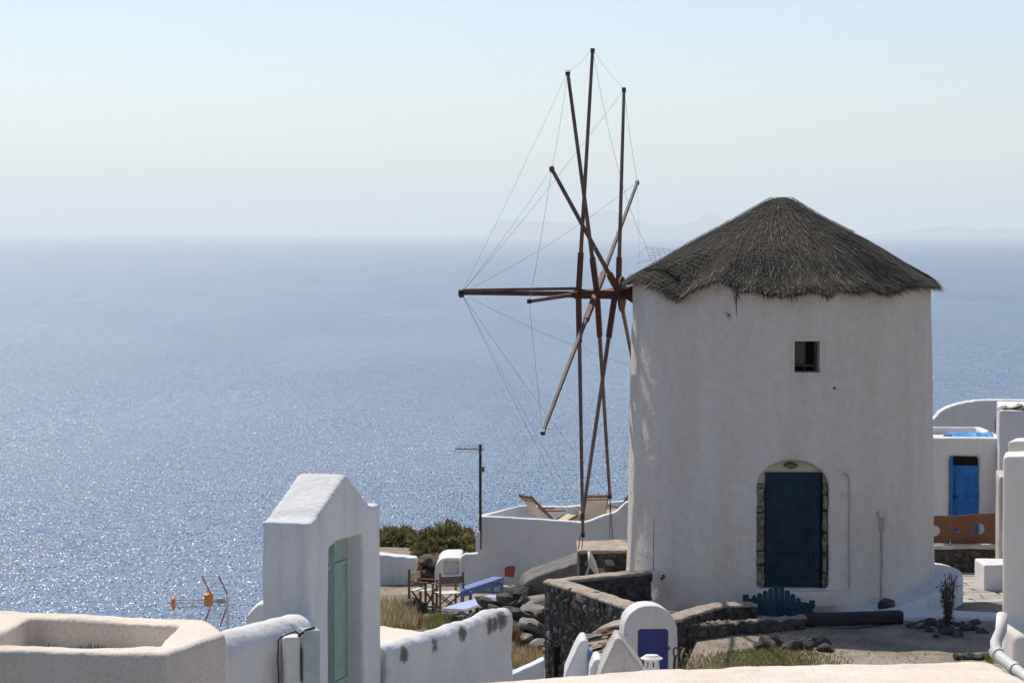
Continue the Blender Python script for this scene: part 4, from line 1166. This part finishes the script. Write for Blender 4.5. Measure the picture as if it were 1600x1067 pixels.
# ------------------------------------------------------------------ plaster wall and terrace right of the gate house
pts = [(588, 1012, 25.95), (600, 1008, 26.05), (625, 1003, 26.2), (650, 995, 26.5), (690, 986, 27.0), (715, 974, 27.3), (740, 966, 27.7), (765, 956, 28.1), (786, 952, 28.4)]
w = MB()
pp = [P(x, y, Y) - Vector((0, 0, .10)) for x, y, Y in pts]
for i in range(len(pp) - 1):
    a_, b__ = pp[i], pp[i + 1]; s = Vector((.89, -.46, 0)) * .13
    w.add([a_ + s, b__ + s, b__ - s, a_ - s] + [Vector((p.x, p.y, -8.3)) for p in (a_ + s, b__ + s, b__ - s, a_ - s)], [(0, 1, 2, 3), (7, 6, 5, 4), (0, 4, 5, 1), (1, 5, 6, 2), (2, 6, 7, 3), (3, 7, 4, 0)])
    w.tube([a_ + Vector((0, 0, -.01)), b__ + Vector((0, 0, -.01))], .15, 12)
m2 = surf('weathered_white', (.54, .53, .52), (.62, .615, .61), 1.4, .92, .7, 14, .02, grain=(5, .28, .4, (.8, .78, .75)))
wall_e = w.org('white_parapet', m2, None, .028, 3, .035, 2.4); tag(wall_e, 'lumpy whitewashed parapet with dark rain stains right of the gate house', 'wall')
M['stain'] = surf('damp_stain', (.06, .055, .05), (.24, .23, .21), 9, .95, .8, 30, .02)
nt = m2.node_tree; b = nt.nodes['Principled BSDF']; src = b.inputs['Base Color'].links[0].from_socket
gm = N(nt, 'ShaderNodeNewGeometry'); nz = N(nt, 'ShaderNodeTexNoise', Scale=22, Detail=5, Roughness=.75); nt.links.new(gm.outputs['Position'], nz.inputs['Vector'])
acc = None
for px, py, Y, hh, wd in ((601, 1034, 25.85, .16, .07), (631, 1026, 26.3, .12, .055), (678, 1012, 26.9, .11, .045), (723, 993, 27.4, .12, .055), (766, 981, 28.05, .13, .045), (774, 978, 28.15, .12, .045), (783, 972, 28.35, .14, .08)):
    q = P(px, py - 4, Y - .26)
    vs_ = nt.nodes.new('ShaderNodeVectorMath'); vs_.operation = 'SUBTRACT'; nt.links.new(gm.outputs['Position'], vs_.inputs[0]); vs_.inputs[1].default_value = q
    vm_ = nt.nodes.new('ShaderNodeVectorMath'); vm_.operation = 'MULTIPLY'; nt.links.new(vs_.outputs[0], vm_.inputs[0]); vm_.inputs[1].default_value = (1 / (wd * 1.15), 1 / (wd * 3.2), 1 / hh)
    vl_ = nt.nodes.new('ShaderNodeVectorMath'); vl_.operation = 'LENGTH'; nt.links.new(vm_.outputs[0], vl_.inputs[0])
    if acc is None: acc = vl_.outputs['Value']
    else:
        mn = nt.nodes.new('ShaderNodeMath'); mn.operation = 'MINIMUM'; nt.links.new(acc, mn.inputs[0]); nt.links.new(vl_.outputs['Value'], mn.inputs[1]); acc = mn.outputs[0]
ad = nt.nodes.new('ShaderNodeMath'); ad.operation = 'MULTIPLY_ADD'; nt.links.new(nz.outputs['Fac'], ad.inputs[0]); ad.inputs[1].default_value = 1.6; nt.links.new(acc, ad.inputs[2])
rp = ramp(nt, [(.0, (.26, .235, .21)), (.4, (.42, .39, .37)), (.75, (1, 1, 1))])
mr = N(nt, 'ShaderNodeMapRange'); nt.links.new(ad.outputs[0], mr.inputs['Value']); mr.inputs['From Min'].default_value = 1.2; mr.inputs['From Max'].default_value = 1.85
nt.links.new(mr.outputs[0], rp.inputs['Fac'])
mx = N(nt, 'ShaderNodeMix', data_type='RGBA', blend_type='MULTIPLY'); mx.inputs['Factor'].default_value = 1
nt.links.new(src, mx.inputs['A']); nt.links.new(rp.outputs[0], mx.inputs['B']); nt.links.new(mx.outputs['Result'], b.inputs['Base Color'])
a = MB(); zf = -4.36
a.prism([G(560, 1020, zf), G(560, 974, zf), G(594, 976, zf), G(700, 989, zf), G(735, 970, zf), G(790, 955, zf), G(775, 985, zf), G(640, 1060, zf)][:4] + [G(705, 983, zf), G(640, 1001, zf), G(594, 1010, zf)], (0, 0, -3.6))
o = a.org('roof_terrace', M['cream'], None, .04, 2, .01); tag(o, 'flat sunlit cream roof behind the stained white parapet', 'roof')
a = MB(); p0 = P(780, 1062, 38.2); p1 = P(850, 1030, 38.2); a.prism([p0, p1, p1 - Vector((0, 0, 1.8)), p0 - Vector((0, 0, 1.8))], (0, .35, 0)); o = a.org('white_ramp_wall', M['white'], None, .035, 3, .01); tag(o, 'low sloping white wall between parapet and tall stone wall', 'wall')

# ------------------------------------------------------------------ gate house
GC = Vector((-1.94, 24.0, 0)); GW = Vector((.287, .958, 0)).normalized(); GT = Vector((-GW.y, GW.x, 0))
ze = P(485, 818, 24).z; za = P(541, 741, 24.95).z
root = empty('gate_house', (GC.x, GC.y, -7), 'tall narrow white gate house with gabled top and sage green door', 'gateway')
def gp(s, z, t=0): return GC + GW * s + GT * t + Vector((0, 0, z))
LW = 1.98; zr = P(588, 785, 25.9).z
a = MB(); a.prism([gp(0, -7.6), gp(0, ze), gp(.16, ze + .035), gp(.28, ze + .10), gp(.98, za), gp(1.66, zr + .02), gp(1.80, zr - .01), gp(LW, zr), gp(LW, -7.6)], GT * .51)
cut = MB(); cut.prism([gp(.465, -7.0, -.1), gp(.465, -3.10, -.1), gp(.75, -3.06, -.1), gp(1.475, -3.08, -.1), gp(1.475, -7.0, -.1)], GT * .30)
a.org('wall', M['white'], root, .026, 3, .012, 1.3, [cut], .002)
a = MB(); a.prism([gp(.45, -6.2, .17), gp(.45, -3.05, .17), gp(1.49, -3.05, .17), gp(1.49, -6.2, .17)], GT * .05); door = a.build('door', M['green'], root)
for z0, z1 in ((-4.55, -3.35), (-5.6, -4.8)):
    for s0, s1 in ((.54, .92), (1.03, 1.40)):
        a = MB(); p_ = [(s0, z0), (s0, z1), (s1, z1), (s1, z0)]
        for i in range(4): a.bar(gp(*p_[i], .162), gp(*p_[(i + 1) % 4], .162), .03, .03)
        local(a.build('door_panel', M['green']), door)
a = MB(); a.bar(gp(.975, -6.2, .155), gp(.975, -3.06, .155), .05, .04); local(a.build('center_stile', M['green']), door)
# low wall linking to the tub
pts = [(300, 1003, 22.2), (350, 990, 22.6), (395, 978, 23.0), (435, 966, 23.3), (470, 962, 23.75)]
w = MB(); pp = [P(x, y + 20, Y) for x, y, Y in pts]
for i in range(len(pp) - 1):
    a_, b__ = pp[i], pp[i + 1]; d = (b__ - a_); d.z = 0; d.normalize(); s = Vector((d.y, -d.x, 0)) * .20
    w.add([a_ + s, b__ + s, b__ - s, a_ - s] + [Vector((p.x, p.y, -7.8)) for p in (a_ + s, b__ + s, b__ - s, a_ - s)], [(0, 1, 2, 3), (7, 6, 5, 4), (0, 4, 5, 1), (1, 5, 6, 2), (2, 6, 7, 3), (3, 7, 4, 0)])
    w.tube([a_ + Vector((0, 0, -.07)), b__ + Vector((0, 0, -.07))], .215, 14)
o = w.org('white_wall', M['white'], None, .03, 4, .02, 1.8); tag(o, 'round-topped white wall joining the cream tub to the gate house', 'wall')
a = MB(); a.prism([P(x, y, 27) for x, y in ((384, 1020), (386, 960), (394, 952), (404, 944), (425, 938), (425, 1020))], (0, .3, 0)); o = a.org('white_wall', M['white'], None, .03, 3, .012); tag(o, 'small rounded white wall end peeking left of the gate house', 'wall')
# meter boxes
root = empty('meter_cabinet', P(470, 1060, 23.1), 'electric meter cabinets, one white and one grey-green, with black cable', 'meter cabinet')
q = P(455, 1036, 22.95); a = MB(); a.box(q + Vector((0, 0, -.05)), (.15, .2, .62), Matrix.Rotation(.2, 3, 'Z')); a.build('white_box', M['white'], root, bevel=.02)
q = P(484, 1024, 22.95); a = MB(); a.box(q, (.155, .22, .50), Matrix.Rotation(.25, 3, 'Z')); o = a.build('steel_box', M['meter'], root, bevel=.008)
a = MB(); a.box(q + Vector((-.03, -.115, 0)), (.006, .01, .46), Matrix.Rotation(.25, 3, 'Z')); local(a.build('box_seam', M['dark']), o)
a = MB(); a.tube([P(470, 992, 22.8), P(462, 986, 22.8), P(440, 994, 22.8), P(435, 1000, 22.8), P(434, 1030, 22.8), P(437, 1090, 22.8)], .008, 6); a.build('cable', M['black'], root)
a = MB(); a.tube([P(466, 994, 22.8), P(478, 984, 22.85), P(492, 980, 22.9)], .012, 6); a.build('conduit', M['rope'], root)

# orange antenna
root = empty('uhf_antenna', P(356, 1000, 24), 'orange and silver roof antenna pointing left above the white wall', 'antenna')
YA = 24.0
a = MB(); a.tube([P(356, 1010, YA), P(356, 930, YA)], .016, 8); a.build('mast', M['pvc'], root)
a = MB()
for dy in (-6, 6): a.tube([P(270, 943 + dy * 1.0, YA - .5), P(352, 942 + dy * .6, YA)], .004, 5)
a.tube([P(262, 942, YA - .5), P(356, 941, YA)], .005, 5); a.build('boom', M['steel'], root)
a = MB(); q = P(271, 942, YA - .5); a.tube([q - Vector((.012, 0, 0)), q + Vector((.012, 0, 0))], .065, 16); a.v = [(v_[0], v_[1], q.z + (v_[2] - q.z) * 1.0) for v_ in a.v]; a.build('director_disc', M['orange'], root)
a = MB(); q = P(326, 937, YA - .1); a.box(q, (.08, .12, .12)); a.build('feed_box', M['orange'], root, bevel=.02, seg=2)
for dx, Y in ((0, YA - .1), (26, YA + .1)):
    for top in (1, 0):
        a = MB()
        if top: a.tube([P(316 + dx, 900, Y), P(332 + dx, 934, Y)], .008, 6)
        else: a.tube([P(332 + dx, 938, Y), P(318 + dx, 978, Y)], .008, 6)
        a.build('reflector_arm', M['redmetal'], root)
for i in range(6):
    t = i / 6
    a = MB(); a.tube([P(316 + 16 * t, 900 + 34 * t, YA - .1), P(342 + 16 * t, 900 + 34 * t, YA + .1)], .003, 4); a.build('reflector_rod', M['steel'], root)
    a = MB(); a.tube([P(332 - 14 * t, 940 + 38 * t, YA - .1), P(358 - 14 * t, 940 + 38 * t, YA + .1)], .003, 4); a.build('reflector_rod', M['steel'], root)
for i in range(9):
    a = MB(); q = P(280 + i * 7, 943, YA - .45 + i * .04); a.tube([q - Vector((0, .09, .05)), q + Vector((0, .09, .05))], .003, 4); a.build('element', M['steel'], root)
a = MB(); a.box(P(345, 938, YA), (.07, .08, .05)); a.build('clamp', M['steel'], root)

# ------------------------------------------------------------------ foreground tub
zt = -2.62
def T(px, py): return G(px, py, zt)
a = MB()
a.prism([T(-60, 948), T(60, 953), T(180, 960), T(322, 968), T(345, 985), T(352, 990), T(300, 1006), T(255, 1022), T(120, 1018), T(-60, 1013)], (0, 0, -4.5))
cut = MB(); cut.prism([p + Vector((0, 0, .3)) for p in (T(48, 963), T(160, 970), T(279, 976), T(245, 1008), T(120, 1010), T(-30, 1006))], (0, 0, -.50))
o = a.org('cream_tub', M['cream'], None, .024, 2, .022, 1.6, [cut], .004); tag(o, 'cream plastered open tank with thick rounded rim at lower left', 'tank')
for i in range(16):
    px, py = random.choice(((145, 1003), (150, 1006), (135, 1004), (75, 1000), (82, 996), (170, 1008), (212, 992), (100, 993)))
    q = P(px + random.uniform(-8, 8), py - 2, G(px, 966, zt).y - .06); 
items = []
for i in range(260):
    px = random.gauss(148, 14) if i % 3 else random.gauss(80, 10); q = G(px, 990, zt - .5); q = Vector((G(px, 975, zt).x, G(150, 972, zt).y - .14 + random.gauss(0, .03), zt - .19 + random.random() * .02))
    d = Vector((random.gauss(0, .6), random.gauss(0, .3), abs(random.gauss(0, .5)))).normalized() * random.uniform(.03, .07)
    items.append((q, d, Vector((.004, 0, .003)), (.12, .10, .08)))
o = blades('dead_leaves', items, M['leaf']); o['kind'] = 'stuff'

# ------------------------------------------------------------------ foreground roof
zt = -3.4
def T(px, py): return G(px, py, zt)
a = MB()
a.prism([T(560, 1100), T(700, 1071), T(790, 1062), T(890, 1052), T(980, 1046), T(1080, 1042), T(1250, 1038), T(1400, 1035), T(1545, 1032), T(1560, 1036), T(1580, 1050), T(1640, 1080), T(1800, 1200), T(560, 1200)], (0, 0, -4.5))
o = a.org('foreground_roof', M['cream'], None, .035, 3, .02, 1.5, None, .005); tag(o, 'sunlit cream plaster roof edge along the bottom of the view', 'roof')
# lower roof behind it, carrying the gables and the chimney
a = MB(); a.prism([Vector((-.6, 19.9, -4.45)), Vector((2.3, 20.0, -4.45)), Vector((2.6, 27, -4.9)), Vector((.4, 27, -4.9))], (0, 0, -3.5)); o = a.build('lower_roof', M['white']); tag(o, 'low white roof carrying the small gables and the chimney pot', 'roof')
# right corner wall
a = MB(); q = P(1567.5, 712, 20.6); q2 = P(1567.5, 972, 20.5)
e1 = P(1570, 712, 21.05)
a.prism([Vector((q.x, 20.6, q.z)), Vector((e1.x, 21.05, q.z)), Vector((7.2, 21.05, q.z)), Vector((7.2, 20.6, q.z))], (0, 0, -7.5 - q.z))
a.prism([Vector((q.x + .005, 20.6, q2.z)), Vector((q.x + 3, 20.6, q2.z)), Vector((q.x + 3, 20.35, q2.z - .10)), Vector((q.x + .06, 20.35, q2.z - .10))], (0, 0, -4))
o = a.org('corner_wall', M['cream_smooth'], None, .03, 4, .012, 1.4); tag(o, 'cream plastered wall corner cut by the right edge, rounded top', 'wall')
a = MB(); q = P(1589, 694, 23); a.prism([Vector((q.x, 23.45, q.z)), Vector((P(1591, 0, 23.8).x, 23.8, q.z)), Vector((8, 23.8, q.z)), Vector((8, 23.45, q.z))], (0, 0, -7 - q.z)); o = a.org('rear_wall', M['cream_smooth'], None, .03, 4, .01); tag(o, 'cream wall block rising just behind the right corner wall', 'wall')
# drain pipe
root = empty('drain_pipe', P(1560, 1010, 20.2), 'white painted drain pipe bending around the right corner wall foot', 'pipe')
pts = [P(1566, 960, 20.3), P(1564, 985, 20.2), P(1556, 1003, 20.1), P(1557, 1019, 20.0), P(1567, 1030, 19.9), P(1585, 1044, 19.7), P(1610, 1064, 19.4), P(1650, 1096, 19.0)]
a = MB(); a.tube(pts, .047, 14); a.build('pipe', M['pvc'], root, sm=True)
for k in (3, 5):
    d = (pts[k + 1] - pts[k]).normalized(); c_ = pts[k]; a = MB(); a.tube([c_ - d * .03, c_ + d * .03], .056, 16); a.build('pipe_collar', M['pvc'], root, sm=False)

# small gables and arched shed
def gable(name, prof, Y, depth, mat, label, cat, vox=.022):
    a = MB(); a.prism([P(x, y, Y) for x, y in prof], (0, depth, 0)); o = a.org(name, mat, None, vox, 2, .008, 2); return tag(o, label, cat)
yy = 24.5
gable('white_gable', [(878, 1100), (884, 1052), (893, 1030), (904, 1006), (910, 998), (916, 1000), (921, 1012), (922, 1100)], yy, .5, M['white'], 'thin pointed white gable left of the grey one', 'gable')
a = MB(); a.prism([P(x, y, yy - .02) for x, y in ((918, 1085), (919, 1018), (925, 1015), (929, 1030), (929, 1085))], (0, .12, 0)); o = a.build('blue_shutter', M['ultra'] if 0 else M['benchblue']); tag(o, 'narrow blue shutter beside the pointed white gable', 'shutter')
gable('white_gable', [(919, 1100), (922, 1046), (928, 1032), (933, 1028), (940, 1030), (946, 1050), (946, 1100)], yy - .5, .5, M['white'], 'low white gable tucked between two taller ones', 'gable')
gable('grey_gable', [(922, 1110), (938, 1052), (944, 1036), (962, 998), (966, 995), (972, 1000), (998, 1035), (1008, 1050), (1012, 1110)], yy - 1.0, .55, M['grey_render'], 'grey-brown cement gable left of the arched shed', 'gable')
ys = 31.0
root = empty('arched_shed', P(1016, 1100, ys), 'small arched white shed with ultramarine door below the windmill', 'shed')
prf = [(975, 1180), (975, 990), (978, 972), (984, 961), (994, 951), (1005, 946), (1016, 945), (1029, 948), (1041, 955), (1051, 967), (1057, 981), (1059, 995), (1059, 1180)]
prf = [(975, 1180), (975, 996)] + [(1017 - 42 * math.cos(t), 990 - 45 * math.sin(t) ** .85 if math.sin(t) > 0 else 990) for t in [math.pi * i / 20 for i in range(1, 20)]] + [(1059, 996), (1059, 1180)]
a = MB(); a.prism([P(x, y, ys) for x, y in prf], (-.05, .42, 0)); cut = MB(); q0 = P(997, 1120, ys); q1 = P(1044, 983, ys); cut.box(((q0.x + q1.x) / 2, ys, (q0.z + q1.z) / 2), (q1.x - q0.x, .12, q1.z - q0.z))
a.org('wall', M['white'], root, .02, 3, .01, 2, [cut])
a = MB(); a.box(((q0.x + q1.x) / 2, ys + .035, (q0.z + q1.z) / 2), (q1.x - q0.x, .03, q1.z - q0.z)); dr3 = a.build('door', M['ultra'], root)
a = MB(); a.box(P(1044, 1012, ys - .0), (.03, .05, .04)); local(a.build('door_latch', M['ultra']), dr3)
a = MB(); a.tube([P(979, 992, ys), P(979, 992, ys - .02)], .008, 8); a.build('hook', M['black'], root)
# rough layered stones beside the shed
root = empty('dry_stone_wall', P(945, 1040, 33), 'rough layered tan stone wall beside the arched shed', 'wall')
for i in range(60):
    t = random.random(); px = 918 + 70 * t; py = 996 - 25 * t + random.uniform(0, 1) ** 1.3 * (38)
    q = P(px, py, 34.5 - (py - 970) * .02); rock(TAN + RED[:1], q, .3, root, 'stone', sc=(random.uniform(.2, .42), .4, random.uniform(.06, .15)), rot=(random.uniform(-.1, .1), random.uniform(-.35, -.05), random.uniform(-.3, .3)))
a = MB(); a.prism([P(x, y, 34.6) for x, y in ((912, 1080), (916, 1003), (945, 986), (978, 974), (1000, 974), (1000, 1080))], (0, .6, 0)); a.org('core', M['rock_tan'], root, .04, 1, .03, 3)
# chimney cap
root = empty('chimney_pot', P(1018, 1060, 21.6), 'small round white chimney pot with slots and flat lid', 'chimney')
yc = 21.6; c_ = P(1018, 1022, yc); s = yc / F
zb = -4.5
a = MB(); a.lathe((c_.x, c_.y, 0), [(13 * s, zb), (13 * s, P(0, 1046, yc).z), (11.5 * s, P(0, 1030, yc).z)], 28)
cs = []
for k in range(8):
    t = 2 * math.pi * (k + .25) / 8
    cc = MB(); cc.box((c_.x + math.cos(t) * 11 * s, c_.y + math.sin(t) * 11 * s, P(0, 1036, yc).z), (8 * s, 2.6 * s, 9 * s), Matrix.Rotation(t, 3, 'Z')); cs.append(cc)
me = a.mesh(); tmp = bpy.data.objects.new('t', me); COL.objects.link(tmp); co = []
for x in cs:
    o = bpy.data.objects.new('c', x.mesh()); COL.objects.link(o); co.append(o); mo = tmp.modifiers.new('b', 'BOOLEAN'); mo.object = o; mo.operation = 'DIFFERENCE'; mo.solver = 'EXACT'
out = bpy.data.meshes.new_from_object(tmp.evaluated_get(bpy.context.evaluated_depsgraph_get()))
for o in [tmp] + co: bpy.data.objects.remove(o)
link('pot', out, M['pvc'], root)
a = MB(); a.lathe((c_.x, c_.y, 0), [(8 * s, zb + .1), (8 * s, P(0, 1031, yc).z)], 16); a.build('slot_shade_core', M['dark'], root)  # added dark core, its colour stands for the shade behind the slots
a = MB(); a.lathe((c_.x, c_.y, 0), [(9 * s, P(0, 1031, yc).z), (17 * s, P(0, 1029, yc).z), (17.5 * s, P(0, 1027.5, yc).z), (12 * s, P(0, 1024.5, yc).z), (11 * s, P(0, 1023, yc).z), (5 * s, P(0, 1022, yc).z)], 32); a.build('lid', M['pvc'], root)
# stake by the shed
root = empty('wooden_stake', P(1054, 1045, 30.5), 'gnarled wooden stake standing right of the ultramarine door', 'stake')
a = MB(); q = P(1053, 1046, 30.5); a.tube([P(1053, 1060, 30.5), P(1054, 1035, 30.5), P(1055, 1024, 30.5)], .02, 7); a.build('stick', M['bark'], root)
a = MB(); c_ = P(1056, 1018, 30.5); a.tube([c_ + Vector((.03 * math.cos(t), 0, .055 * math.sin(t))) for t in [6.3 * i / 14 for i in range(15)]], .012, 6); a.build('loop', M['bark'], root)
